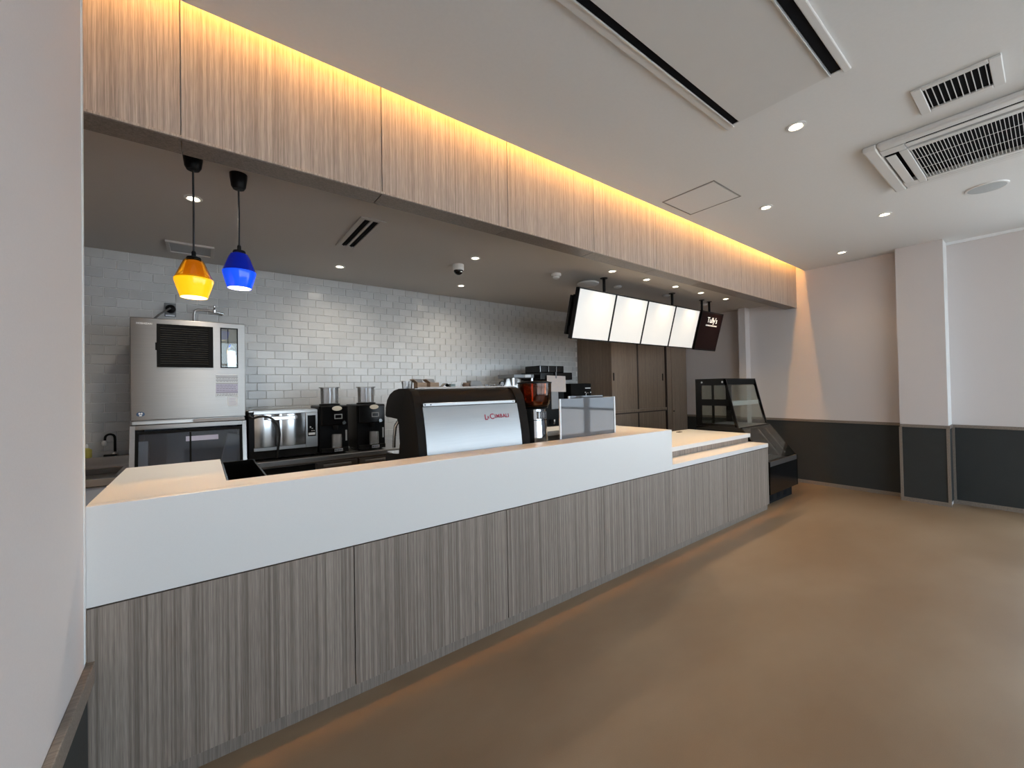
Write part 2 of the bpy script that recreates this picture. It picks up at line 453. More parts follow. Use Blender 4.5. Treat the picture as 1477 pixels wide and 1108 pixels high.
# left wall by the camera: end of the wall stands beside the counter
wl = struct_root('wall_left', (XL, 0, 0), 'plain greige wall beside the counter with low dark dado')
B(-0.62, XL, YF, 1.938, 0, H).build('plaster', M['wall'], wl)
B(-0.324, XL+0.0025, 1.921, 1.9395, 0.52, H-0.002).build('corner_bead', M['ceiling'], wl)
B(XL, XL+0.006, YF, 1.934, 0.0, 0.445).build('dado_panel', M['dado'], wl)
B(XL, XL+0.022, YF, 1.952, 0.445, 0.512, bev=0.003).build('dado_rail', M['trimwood'], wl)
struct(B(-1.7, -0.62, 1.84, 1.938, 0, H).build('wall_kitchen_front', M['wall']))
struct(B(-1.7, -1.5, 1.938, YB, 0, 2.7).build('wall_kitchen_side', M['wall']))

# right-hand end wall: recess, wide pier, narrow pier, wall beyond
wr = struct_root('wall_right', (XR, 1.0, 0), 'greige end wall with two piers and a dark dado')
DZ = 0.862
def wallpiece(x, y0, y1, zt, dado=True):
    B(x, 7.05, y0, y1, 0, zt).build('plaster', M['wall'], wr)
    if dado:
        B(x-0.005, x, y0+0.001, y1-0.001, 0.045, DZ).build('dado_panel', M['dado'], wr)
        B(x-0.016, x, y0, y1, DZ, DZ+0.034, bev=0.003).build('dado_rail', M['trimwood'], wr)
wallpiece(XR, 1.112, YB, 3.24)
wallpiece(6.58, 0.72, 1.112, H)
wallpiece(6.82, -0.06, 0.72, H)
B(6.82, 7.05, YF, -0.06, 2.62, H).build('lintel', M['wall'], wr)
B(6.82, 7.05, YF, -0.06, 0, 0.12).build('sill', M['plateg'], wr)
wallpiece(6.60, 2.82, 2.92, K, False)
B(6.595, 6.6, 2.82, 2.92, 0.045, DZ).build('dado_panel', M['dado'], wr)
B(6.585, 6.6, 2.82, 2.92, DZ, DZ+0.034).build('dado_rail', M['trimwood'], wr)
B(6.58, 6.82, 0.714, 0.7195, 0.045, DZ).build('dado_panel', M['dado'], wr)
B(6.564, 6.82, 0.704, 0.7195, DZ, DZ+0.034).build('dado_rail', M['trimwood'], wr)
for y in (0.708, 1.094):
    B(6.566, 6.580, y, y+0.026, 0, DZ).build('corner_strip', M['trimwood'], wr)
B(6.8, 6.815, 0.694, 0.72, 0, DZ).build('corner_strip', M['trimwood'], wr)
B(6.5795, 6.82, 0.7165, 0.7195, DZ+0.0345, H-.001).build('pier_return', M['plainwhite'], wr)
B(6.79, 6.8195, -0.06, 0.7160, H-.028, H-.0005).build('shadow_line_trim', M['plainwhite'], wr)
br = struct_root('baseboard_right', (6.7, 1.0, 0), 'low brown skirting along the end wall')
B(XR-0.014, XR-0.004, 1.112, 4.4, 0, 0.045).build('board', M['trimwood'], br)
B(6.566, 6.576, 0.73, 1.094, 0, 0.045).build('board', M['trimwood'], br)
B(6.806, 6.816, -0.06, 0.70, 0, 0.045).build('board', M['trimwood'], br)

# shop front behind the camera: big panes between slim mullions, daylight comes through here
struct(B(-0.7, 7.1, YF-0.18, YF, 2.62, 3.24).build('wall_front', M['wall']), 'lintel over the shop windows')
struct(B(-0.7, 7.1, YF-0.18, YF, 0.0, 0.12).build('trim_2', M['plateg']))
xs = [-0.62, 1.05, 2.75, 4.45, 5.85, 6.82]
for i, (a, b) in enumerate(zip(xs, xs[1:])):
    w = struct_root('window_%d' % (i+1), ((a+b)/2, YF, 0.12))
    for x in (a, b): B(x-0.05 if x > a else x, x if x > a else x+0.05, YF-0.14, YF-0.04, 0.12, 2.62).build('frame_post', M['plateg'], w)
    for z in (0.12, 0.9, 2.05, 2.57): B(a+0.05, b-0.05, YF-0.12, YF-0.06, z, z+0.05).build('frame_rail', M['plateg'], w)
for i, (a, b) in enumerate(((-3.6, -2.1), (-2.1, -0.06))):
    w = struct_root('window_%d' % (i+6), (6.9, (a+b)/2, 0.12))
    for y in (a, b-0.05): B(6.86, 6.96, y, y+0.05, 0.12, 2.62).build('frame_post', M['plateg'], w)
    for z in (0.12, 0.9, 2.05, 2.57): B(6.88, 6.94, a+0.05, b-0.05, z, z+0.05).build('frame_rail', M['plateg'], w)
struct(B(2.55, 2.95, YF-0.18, YF+0.05, 0, 2.62).build('column_front_1', M['wall']))
struct(B(5.72, 5.98, YF-0.18, YF+0.05, 0, 2.62).build('column_front_2', M['wall']))
struct(B(-14, 24, -24, 8, -0.26, -0.16).build('pavement', M['pave']))

# bulkhead over the counter: laminate panels on the face, laminate soffit, light slot above
bk = struct_root('wall_bulkhead', (3.2, 2.26, FZ), 'wood-look laminate bulkhead above the counter, lit from a slot at the top')
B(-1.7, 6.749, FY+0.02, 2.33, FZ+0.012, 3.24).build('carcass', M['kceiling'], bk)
jx = [-1.6, -0.913, -0.060, 0.793, 1.646, 2.497, 3.345, 4.198, 5.049, 5.87, 6.749]
for a, b in zip(jx, jx[1:]):
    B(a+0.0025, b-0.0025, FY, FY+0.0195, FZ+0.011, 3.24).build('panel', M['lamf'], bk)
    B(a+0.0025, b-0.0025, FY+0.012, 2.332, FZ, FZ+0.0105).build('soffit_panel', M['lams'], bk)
B(-1.6, 6.749, FY-0.002, FY+0.0115, FZ-0.001, FZ+0.0105, bev=0.002).build('edge_strip', M['lamf'], bk)
led = thing('light_strip', 'warm strip light hidden in the slot above the wooden bulkhead', 'light strip', (3.0, 2.1, 3.19))
B(-1.0, 6.70, 2.080, 2.118, 3.185, 3.20).build('housing', M['white'], led)
B(-1.0, 6.70, 2.0945, 2.1005, 3.178, 3.1845).build('diffuser', M['led'], led)

# ------------------------------------------------------------------ service counter
CY = 1.945                                # front plane
sc = thing('service_counter', 'long counter base clad in grey wood-look laminate panels', 'counter', (2.35, 2.4, 0))
B(-0.305, 5.035, CY+0.02, 2.86, 0.06, 0.684).build('carcass', M['blackmatte'], sc)
B(0.09, 2.47, 2.13, 2.86, 0.684, 0.84).build('back_carcass', M['steel'], sc)
B(0.086, 2.44, 2.128, 2.88, 0.84, 0.855, bev=0.003).build('work_surface', M['steel'], sc)
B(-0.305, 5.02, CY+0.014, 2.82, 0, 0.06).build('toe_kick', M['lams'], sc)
px = [-0.309, 0.551, 1.417, 2.271, 3.139, 4.080, 5.010]
for a, b in zip(px, px[1:]):
    B(a+0.0018, b-0.0018, CY, CY+0.0195, 0.058, 0.685, bev=0.001, seg=1).build('panel', M['lam'], sc)
B(5.0105, 5.036, CY, 2.86, 0.058, 0.688, bev=0.001, seg=1).build('end_panel', M['lam'], sc)

wt = thing('stone_countertop', 'thick white solid-surface top of the high counter', 'countertop', (1.4, 2.2, 0.69))
T = 1.026
B(-0.309, 3.139, CY-0.003, CY+0.037, 0.6905, T, bev=0.0025).build('apron', M['stone'], wt)
MB().prism([(-0.309, CY+0.0372), (3.139, CY+0.0372), (3.139, 2.90), (2.25, 2.90), (2.25, 2.60), (2.48, 2.60), (2.48, 2.12), (0.082, 2.12), (0.082, 2.845), (-0.305, 2.845)], T-0.04, T, 'z').build('top_slab', M['stone'], wt)
B(-0.305, 0.078, 2.80, 2.84, 0.845, T-0.0405).build('back_panel', M['stone'], wt)
B(0.05, 0.078, 2.14, 2.80, 0.845, T-0.0405).build('inner_side', M['stone'], wt)
B(-0.3, 0.05, CY+0.038, 2.80, 0.69, T-0.0405).build('core', M['stone'], wt)
B(2.48, 3.135, CY+0.038, 2.86, 0.69, T-0.0405).build('core', M['stone'], wt)
B(0.082, 2.48, CY+0.038, 2.118, 0.69, T-0.0405).build('core', M['stone'], wt)

lt = thing('stepped_countertop', 'low two-step white counter top at the far end of the counter', 'countertop', (4.1, 2.4, 0.69))
B(3.140, 5.04, CY-0.003, 2.17, 0.692, 0.733, bev=0.002).build('lower_slab', M['stone'], lt)
B(3.142, 5.03, 2.15, 2.86, 0.7335, 0.786).build('riser', M['lam'], lt)
B(3.140, 5.06, 2.135, 2.89, 0.7865, 0.827, bev=0.002).build('upper_slab', M['stone'], lt)
B(4.62, 4.69, 2.76, 2.80, 0.8272, 0.832).build('cable_port', M['blackmatte'], lt)

# narrow black tray beside the deep end of the counter
bt = thing('black_bin', 'long open black plastic tray set in beside the counter top', 'tray', (0.17, 2.5, 0.855))
x0, x1, y0, y1, z0, z1 = 0.088, 0.245, 2.125, 2.86, 0.8555, 1.006
B(x0, x1, y0, y1, z0, z0+0.008).build('bottom', M['blackgloss'], bt)
for nm, b in (('side_wall', (x0, x0+0.008, y0, y1)), ('side_wall', (x1-0.008, x1, y0, y1)), ('end_wall', (x0+0.008, x1-0.008, y0, y0+0.008)), ('end_wall', (x0+0.008, x1-0.008, y1-0.008, y1))):
    B(b[0], b[1], b[2], b[3], z0+0.008, z1, bev=0.002, seg=1).build(nm, M['blackgloss'], bt)

# ------------------------------------------------------------------ espresso machine (seen from behind)
em = thing('espresso_machine', 'black espresso machine with curved satin steel rear panel and red lettering', 'coffee machine', (1.37, 2.4, 0.855))
prof = [(2.160, 0.875), (2.142, 0.93), (2.135, 1.0), (2.143, 1.08), (2.156, 1.16), (2.174, 1.24), (2.196, 1.32), (2.214, 1.36), (2.242, 1.39), (2.285, 1.405),
        (2.42, 1.405), (2.50, 1.395), (2.57, 1.372), (2.62, 1.335), (2.648, 1.285), (2.656, 1.235), (2.64, 1.224), (2.45, 1.222), (2.425, 1.19), (2.412, 1.07), (2.43, 1.005), (2.65, 0.985), (2.665, 0.95), (2.66, 0.875)]
inner = [(min(y+0.016, 2.6) if y < 2.3 else y-0.012, z-0.004 if z > 1.3 else z) for y, z in prof]
MB().prism(prof, 0.962, 1.008, 'x', bev=0.003).build('side_cheek', M['blackmatte'], em, smooth=40)
MB().prism(prof, 1.695, 1.765, 'x', bev=0.003).build('side_cheek', M['blackmatte'], em, smooth=40)
MB().prism(inner, 1.008, 1.695, 'x').build('body', M['blackmatte'], em, smooth=40)
arc = [(2.137, 0.90), (2.133, 0.96), (2.1335, 1.02), (2.141, 1.09), (2.153, 1.16), (2.169, 1.23), (2.187, 1.296)]
pan = MB()
pan.prism(arc+[(y+0.012, z) for y, z in reversed(arc)], 1.010, 1.692, 'x')
rp = pan.build('rear_panel', M['satinrear'], em, smooth=40)
st = B(1.010, 1.672, 2.178, 2.200, 1.299, 1.318, bev=0.002).build('chrome_strip', M['satinrear'], em)
for x in (1.022, 1.058, 1.655):
    MB().disc((x, 2.1785, 1.3085), (0, -1, 0), 0.004, 0.002, 12).build('screw', M['blackmatte'], st)
tl = R(14.5)
def on_panel(x, z):
    for (ya, za), (yb, zb) in zip(arc, arc[1:]):
        if za <= z <= zb: return ya+(yb-ya)*(z-za)/(zb-za)-0.0015
    return 2.15
le = MB()
x = 1.418
for ch, sz, dz in (('L', .050, -.008), ('a', .030, 0), ('C', .050, -.005), ('I', .034, 0), ('M', .034, 0), ('B', .034, 0), ('A', .034, 0), ('L', .034, 0), ('I', .034, 0)):
    z = 1.208+dz
    le.text(ch, sz, face_y(x, on_panel(0, z), z, -tl), 0.0005, bold=0.0007)
    x += {'L': .0185, 'a': .018, 'C': .038, 'I': .0115, 'M': .0295, 'B': .0225, 'A': .0235}[ch]*(1.15 if ch == 'L' and sz > .04 else 1)
MBt = le.build('lettering', M['red'], rp)
B(1.02, 1.74, 2.27, 2.285, 1.4055, 1.412).build('top_rail', M['darksteel'], em)
for x in (1.10, 1.32, 1.54, 1.66):
    MB().lathe([(0.032, 1.10), (0.036, 1.13), (0.036, 1.21), (0.03, 1.222)], x, 2.53, 20).build('group_head', M['chrome'], em, smooth=40)
MB().tube([(0.985, 2.47, 1.215), (0.982, 2.53, 1.17), (0.985, 2.56, 1.10), (0.985, 2.57, 1.03)], 0.011, 10).build('steam_wand', M['chrome'], em, smooth=60)
MB().box(0.965, 1.72, 2.455, 2.64, 0.9865, 1.0, bev=0.003).build('drip_grate', M['chrome'], em)
for x in (0.99, 1.73):
    for y in (2.2, 2.62): MB().lathe([(0.02, 0.8555), (0.016, 0.8755)], x, y, 14).build('foot', M['blackmatte'], em)

# things standing on top of the espresso machine
ZT = 1.4055
def open_box(x, y, w, d, h, label, rz):
    t = thing('cardboard_box', label, 'box', (x, y, ZT), 'kraft boxes on the espresso machine')
    b = MB()
    for q in ((-w/2, w/2, -d/2, -d/2+.003), (-w/2, w/2, d/2-.003, d/2), (-w/2, -w/2+.003, -d/2+.003, d/2-.003), (w/2-.003, w/2, -d/2+.003, d/2-.003)):
        b.box(x+q[0], x+q[1], y+q[2], y+q[3], ZT+.002, ZT+h)
    b.build('body', M['kraft'], t)
    B(x-w/2, x+w/2, y-d/2, y+d/2, ZT, ZT+.002).build('bottom', M['kraftdark'], t)
    MB().slab((x-w/2+.0015, y, ZT+h), (x-w/2-.026, y, ZT+h+.02), d, .003, (0, 1, 0)).build('flap', M['kraft'], t)
    MB().slab((x, y+d/2-.0015, ZT+h), (x, y+d/2+.018, ZT+h+.024), w, .003, (1, 0, 0)).build('flap', M['greycard'], t)
    return t
open_box(1.100, 2.41, 0.062, 0.06, 0.036, 'open kraft box on the espresso machine, beside the clear cups', 0)
open_box(1.185, 2.41, 0.062, 0.06, 0.036, 'open kraft box on the espresso machine, beside the folded grey card', 0)
for k, (x, y, lab) in enumerate(((0.998, 2.40, 'clear plastic cup at the outer edge of the espresso machine top'), (1.045, 2.455, 'clear plastic cup beside the kraft boxes on the espresso machine'))):
    t = thing('plastic_cup', lab, 'cup', (x, y, ZT), 'clear cups on the espresso machine')
    MB().lathe([(0.019, ZT), (0.023, ZT+.046), (0.022, ZT+.046), (0.018, ZT+.002)], x, y, 20, cap=False).build('wall', M['hopper'], t, smooth=50)
    MB().lathe([(0.0232, ZT+.0445), (0.0245, ZT+.046), (0.0232, ZT+.0475)], x, y, 20, cap=False).build('rim', M['white'], t, smooth=50)
t = thing('tent_card', 'small folded grey tent card on the espresso machine', 'card', (1.28, 2.42, ZT))
MB().slab((1.245, 2.42, ZT+.002), (1.278, 2.42, ZT+.03), 0.05, 0.003, (0, 1, 0)).build('flap', M['greycard'], t)
MB().slab((1.313, 2.42, ZT+.002), (1.281, 2.42, ZT+.03), 0.05, 0.003, (0, 1, 0)).build('flap', M['blackmatte'], t)
t = thing('sage_carton', 'small sage green carton on the espresso machine', 'carton', (1.335, 2.43, ZT))
B(1.318, 1.352, 2.41, 2.45, ZT, ZT+.024, bev=.001, seg=1).build('body', M['sage'], t); B(1.317, 1.353, 2.409, 2.451, ZT+.0242, ZT+.027).build('lid', M['greycard'], t)
t = thing('coffee_mug', 'dark mug with white handle on the espresso machine', 'mug', (1.43, 2.40, ZT))
MB().lathe([(0.022, ZT), (0.024, ZT+.004), (0.024, ZT+.033), (0.021, ZT+.033), (0.02, ZT+.005)], 1.425, 2.40, 22).build('body', M['kraftdark'], t, smooth=40)
MB().tube([(1.402+.012*math.cos(a), 2.40, ZT+.017+.012*math.sin(a)) for a in [R(60+i*24) for i in range(11)]], 0.004, 8).build('handle', M['white'], t, smooth=60)
t = thing('grey_carton', 'grey gable-topped carton on the espresso machine', 'carton', (1.50, 2.42, ZT))
MB().prism([(1.458, ZT), (1.57, ZT), (1.555, ZT+.018), (1.535, ZT+.045), (1.462, ZT+.045)], 2.39, 2.45, 'y').build('body', M['greycard'], t)
MB().box(1.459, 1.537, 2.388, 2.452, ZT+.0455, ZT+.0475).build('lid', M['greycard'], t)
t = thing('plastic_wrap', 'crumpled clear plastic bag on the espresso machine', 'bag', (1.64, 2.42, ZT))
wr_ = MB()
for k in range(9):
    a = k*0.7
    x = 1.585+k*0.014; y = 2.42+0.02*math.sin(a); h = 0.012+0.014*abs(math.sin(a*1.3))
    wr_.prism([(x-.012, ZT+.0005), (x+.014, ZT+.0005), (x+.006, ZT+h), (x-.004, ZT+h*.8)], y-.022, y+.022, 'y')
wr_.build('film', M['hopper'], t)
B(1.60, 1.66, 2.405, 2.435, ZT, ZT+.006).build('tray', M['white'], t)
t = thing('timer', 'small round dark dial timer on the espresso machine', 'timer', (1.73, 2.42, ZT))
MB().lathe([(0.022, 0), (0.022, .012)], 0, 0, 26, M4=Matrix.Translation((1.735, 2.42, ZT+.024)) @ Matrix.Rotation(R(90), 4, 'X')).build('case', M['black'], t, smooth=40)
MB().disc((1.735, 2.4078, ZT+.024), (0, -1, 0), 0.015, 0.0015).build('dial', M['grey'], t)
B(1.722, 1.748, 2.41, 2.428, ZT, ZT+.004).build('foot', M['black'], t)

# ------------------------------------------------------------------ steel grinder with amber hopper
gx, gy = 1.985, 2.345
g = thing('coffee_grinder', 'steel coffee grinder with amber bean hopper beside the espresso machine', 'grinder', (gx, gy, 0.855))
MB().lathe([(0.085, 0.8555), (0.094, 0.87), (0.097, 0.92), (0.094, 1.02), (0.089, 1.12), (0.084, 1.20), (0.080, 1.238)], gx, gy, 40).build('body', M['mirror'], g, smooth=35)
MB().lathe([(0.0895, 1.158), (0.0895, 1.1625)], gx, gy, 40, cap=False).build('seam', M['blackmatte'], g, smooth=40)
MB().lathe([(0.07, 1.2385), (0.095, 1.245), (0.10, 1.256)], gx, gy, 40).build('collar', M['black'], g, smooth=40)
hp = MB().lathe([(0.096, 1.2565), (0.110, 1.275), (0.119, 1.31), (0.124, 1.36), (0.126, 1.428), (0.122, 1.428), (0.120, 1.36), (0.114, 1.31), (0.106, 1.28), (0.09, 1.262)], gx, gy, 44, cap=False).build('hopper', M['amber'], g, smooth=50)
MB().lathe([(0.02, 1.262), (0.085, 1.266), (0.07, 1.285), (0.0, 1.30)], gx, gy, 30).build('bean_funnel', M['kraftdark'], hp, smooth=40)
MB().lathe([(0.129, 1.4285), (0.129, 1.438), (0.09, 1.446), (0.0, 1.449)], gx, gy, 44).build('lid', M['black'], g, smooth=35)
B(gx-0.045, gx+0.03, gy-0.098, gy-0.07, 1.17, 1.225, bev=.003).build('display', M['satin'], g)
for k in range(2): B(gx-0.03+k*0.025, gx-0.022+k*0.025, gy-0.0995, gy-0.0985, 1.18, 1.215).build('key', M['grey'], g)

# ------------------------------------------------------------------ acrylic screen on the counter
a = thing('acrylic_stand', 'grey see-through acrylic sheet standing on the counter top', 'acrylic stand', (2.35, 2.13, T))
B(2.045, 2.628, 2.128, 2.133, T+0.0005, T+0.287).build('front_sheet', M['acrylic'], a)
B(2.03, 2.0445, 2.126, 2.135, T+0.0005, T+0.287).build('edge', M['acryledge'], a)
B(2.6285, 2.642, 2.126, 2.24, T+0.0005, T+0.29).build('edge', M['acryledge'], a)
B(2.25, 2.628, 2.24, 2.245, T+0.0005, T+0.302).build('rear_sheet', M['acrylic'], a)
B(2.2345, 2.2495, 2.238, 2.247, T+0.0005, T+0.302).build('edge', M['acryledge'], a)

# ------------------------------------------------------------------ pendants over the counter
def pendant(name, label, x, y, prof_hi, prof_lo, zcap, mats, smoke=None):
    t = thing(name, label, 'pendant lamp', (x, y, K))
    MB().lathe([(0.0, K-0.082), (0.026, K-0.080), (0.034, K-0.066), (0.040, K-0.02), (0.041, K-0.0005)], x, y, 30).build('ceiling_rose', M['black'], t, smooth=35)
    MB().tube([(x, y, K-0.081), (x+.001, y, (K+zcap)/2), (x, y, zcap+0.035)], 0.0042, 8).build('cord', M['rubber'], t, smooth=60)
    MB().lathe([(0.0065, zcap+0.036), (0.009, zcap+0.03), (0.009, zcap+0.012), (0.027, zcap+0.006), (0.030, zcap), (0.029, zcap-0.012)], x, y, 28).build('cap', M['blackmatte'], t, smooth=35)
    sh = MB().lathe(prof_lo, x, y, 44, cap=False).build('shade', mats[0], t, smooth=28)
    MB().lathe([(r-0.003, z+0.0005) for r, z in prof_lo], x, y, 44, cap=False).build('shade_lining', M['shadein'], sh, smooth=28)
    MB().lathe(prof_hi, x, y, 44, cap=False).build('upper_shade', mats[1], t, smooth=28)
    if smoke: MB().lathe(smoke, x, y, 44, cap=False).build('smoked_collar', M['smoke'], t, smooth=28)
    zb = prof_lo[-1][1]
    MB().lathe([(0.0, zb+0.075), (0.012, zb+0.072), (0.024, zb+0.05), (0.026, zb+0.035), (0.02, zb+0.018), (0.0, zb+0.012)], x, y, 20).build('bulb', M['bulb'], t, smooth=60)
    l = bpy.data.lights.new('pendant_glow', 'SPOT'); l.energy = W_PENDANT; l.color = (1, 0.72, 0.42); l.spot_size = R(110); l.spot_blend = 0.6; l.shadow_soft_size = 0.03
    lo = bpy.data.objects.new('pendant_glow', l); COL.objects.link(lo); lo.parent = t; lo.location = Vector((x, y, zb+0.006))-Vector((x, y, K))
    return t
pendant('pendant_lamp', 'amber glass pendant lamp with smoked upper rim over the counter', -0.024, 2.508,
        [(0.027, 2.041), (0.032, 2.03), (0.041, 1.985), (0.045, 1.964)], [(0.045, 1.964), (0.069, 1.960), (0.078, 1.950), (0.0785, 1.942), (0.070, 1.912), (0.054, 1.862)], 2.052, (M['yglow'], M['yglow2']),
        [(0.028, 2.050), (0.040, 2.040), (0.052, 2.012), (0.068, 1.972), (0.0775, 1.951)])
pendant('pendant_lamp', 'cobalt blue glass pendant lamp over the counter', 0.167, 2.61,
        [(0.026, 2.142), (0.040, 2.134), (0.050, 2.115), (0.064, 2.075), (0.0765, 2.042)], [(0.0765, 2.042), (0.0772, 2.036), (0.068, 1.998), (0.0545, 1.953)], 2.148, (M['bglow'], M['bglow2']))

# ------------------------------------------------------------------ ice machine and its bin
IY = 3.92
ib = thing('ice_bin', 'stainless ice storage bin with wide glass door under the ice maker', 'ice bin', (-0.06, 4.2, 0))
MB().prism([(IY-0.02, 1.18), (IY-0.09, 0.80), (IY-0.09, 0.06), (4.53, 0.06), (4.53, 1.18)], -0.400, -0.372, 'x').build('side_panel', M['steel'], ib)
MB().prism([(IY-0.02, 1.18), (IY-0.09, 0.80), (IY-0.09, 0.06), (4.53, 0.06), (4.53, 1.18)], 0.258, 0.284, 'x').build('side_panel', M['steel'], ib)
B(-0.3715, 0.2575, IY-0.018, 4.53, 1.15, 1.18).build('top_panel', M['steelb'], ib)
B(-0.3715, 0.2575, 4.49, 4.53, 0.06, 1.149).build('back_panel', M['liner'], ib)
B(-0.3715, 0.2575, IY-0.088, 4.489, 0.55, 0.60).build('bin_floor', M['liner'], ib)
B(-0.3715, 0.2575, IY-0.088, IY-0.06, 0.06, 0.549).build('kick_panel', M['steel'], ib)
def dpt(z): return IY-0.022-(1.15-z)*0.184
fr = MB()
fr.slab((-0.0575, dpt(1.135), 1.135), (-0.0575, dpt(1.118), 1.118), 0.627, 0.02, (1, 0, 0))
fr.slab((-0.362, dpt(1.12), 1.12), (-0.362, dpt(0.66), 0.66), 0.018, 0.02, (1, 0, 0))
fr.slab((0.247, dpt(1.12), 1.12), (0.247, dpt(0.66), 0.66), 0.018, 0.02, (1, 0, 0))
fr.slab((-0.0575, dpt(0.66), 0.66), (-0.0575, dpt(0.62), 0.62), 0.627, 0.02, (1, 0, 0))
dr = fr.build('door_frame', M['blackmatte'], ib)
MB().slab((-0.0575, dpt(1.117), 1.117), (-0.0575, dpt(0.661), 0.661), 0.59, 0.004, (1, 0, 0)).build('pane', M['iceglass'], dr)
MB().slab((-0.066, dpt(1.116)-.004, 1.116), (-0.066, dpt(0.662)-.004, 0.662), 0.011, 0.004, (1, 0, 0)).build('divider', M['blackmatte'], dr)
MB().slab((0.005, dpt(1.085)-.0045, 1.085), (0.005, dpt(1.05)-.0045, 1.05), 0.195, 0.002, (1, 0, 0)).build('notice_label', M['lilac'], dr)
MB().slab((-0.33, dpt(1.07)+.05, 1.06), (-0.33, dpt(0.7)+.05, 0.68), 0.055, 0.10, (1, 0, 0)).build('ice_guard', M['white'], ib)
MB().slab((0.215, 4.0, 1.07), (0.135, 3.95, 0.70), 0.07, 0.10, (0, 1, 0)).build('scoop_holder', M['white'], ib)
for x in (-0.37, 0.25):
    for y in (IY-0.05, 4.48): MB().lathe([(0.02, 0), (0.02, 0.06)], x, y, 14).build('foot', M['steel'], ib)

im = thing('ice_maker', 'stainless cube ice maker with black louvre grille on top of the ice bin', 'ice maker', (-0.06, 4.2, 1.18))
B(-0.392, 0.276, IY+0.02, 4.53, 1.1805, 1.945, bev=.004).build('body', M['steel'], im)
B(-0.398, 0.284, IY-0.004, IY+0.0195, 1.212, 1.952, bev=.006).build('front_panel', M['steelb'], im)
B(-0.392, -0.055, IY-0.006, IY+0.019, 1.184, 1.208, bev=.003).build('lower_lip', M['steel'], im)
B(-0.05, 0.279, IY-0.006, IY+0.019, 1.184, 1.208, bev=.003).build('lower_lip', M['darksteel'], im)
gr = MB()
ga, gb, gc, gd = -0.254, 0.076, 1.597, 1.911
for q in ((ga, gb, gd-.02, gd), (ga, gb, gc, gc+.02), (ga, ga+.02, gc+.02, gd-.02), (gb-.03, gb, gc+.02, gd-.02)): gr.box(q[0], q[1], IY-.016, IY-.0045, q[2], q[3])
gf = gr.build('grille', M['blackmatte'], im)
B(ga+.02, gb-.03, IY-.007, IY-.0045, gc+.02, gd-.02).build('grille_backing', M['slot'], gf)
n = 17
for k in range(n):
    z = gc+.027+(gd-gc-.054)*k/(n-1)
    MB().slab((ga+.02, IY-.0115, z), (gb-.03, IY-.0115, z), 0.006, 0.005, (0, -.6, .8)).build('slat', M['slatgrey'], gf)
B(ga-.008, ga+.004, IY-.013, IY-.0045, 1.72, 1.775, bev=.002).build('latch', M['blackmatte'], im)
wv = MB()
wa, wb_, wc, wd = 0.121, 0.236, 1.597, 1.911
for q in ((wa, wb_, wd-.008, wd), (wa, wb_, wc, wc+.008), (wa, wa+.008, wc+.008, wd-.008), (wb_-.008, wb_, wc+.008, wd-.008)): wv.box(q[0], q[1], IY-.012, IY-.0045, q[2], q[3])
wf = wv.build('window_frame', M['black'], im)
B(wa+.008, wb_-.008, IY-.006, IY-.0045, wc+.008, wd-.008).build('recess', M['darksteel'], wf)
MB().lathe([(0.032, wc+.01), (0.034, wc+.05), (0.034, wc+.13), (0.025, wc+.17), (0.006, wc+.19)], 0.190, IY-.0075, 20, sy=0.06).build('float_tank', M['mirror'], wf, smooth=40)
B(0.168, 0.173, IY-.0085, IY-.0065, wc+.15, wd-.01).build('tube', M['black'], wf)
B(wa+.006, wb_-.006, IY-.0115, IY-.0095, wc+.006, wd-.006).build('pane', M['glass'], wf)
lb = B(0.090, 0.234, IY-.0062, IY-.0045, 1.374, 1.545).build('instruction_label', M['paper'], im)
B(0.091, 0.233, IY-.0068, IY-.0063, 1.40, 1.47).build('tinted_block', M['lilac'], lb)
pl = MB()
for z in (1.532, 1.520, 1.500, 1.474, 1.405): pl.box(0.092, 0.232, IY-.0074, IY-.0069, z, z+.0035)
for z in (1.512, 1.489, 1.462, 1.448, 1.434, 1.42, 1.392, 1.382):
    x = 0.096
    while x < 0.222:
        w = random.uniform(.006, .02); pl.box(x, min(x+w, .229), IY-.0074, IY-.0069, z, z+.0025); x += w+.004
pl.build('printed_text', M['print'], lb)
s2 = B(0.165, 0.232, IY-.0062, IY-.0045, 1.296, 1.368).build('sticker', M['paper'], im)
pl = MB()
for z in (1.355, 1.344, 1.330, 1.318, 1.307): pl.box(0.173, 0.224-.01*random.random(), IY-.007, IY-.0063, z, z+.003)
pl.build('printed_text', M['lilac'], s2)
em_ = MB().disc((-0.344, IY-.0045, 1.260), (0, -1, 0), 0.023, 0.002, 30, 1.0, 0.74).build('emblem', M['blue'], im)
e2 = MB()
e2.disc((-0.350, IY-.0066, 1.264), (0, -1, 0), 0.0055, 0.001, 16, 1, 1.3); e2.disc((-0.338, IY-.0066, 1.264), (0, -1, 0), 0.0055, 0.001, 16, 1, 1.3)
e2.box(-0.351, -0.337, IY-.0076, IY-.0066, 1.2465, 1.254)
e2.build('emblem_mark', M['wtext'], em_)
MB().text('HOSHIZAKI', 0.0165, face_y(-0.364, IY-.0048, 1.903), 0.0004, bold=0.0004).build('lettering', M['wtext'], im)

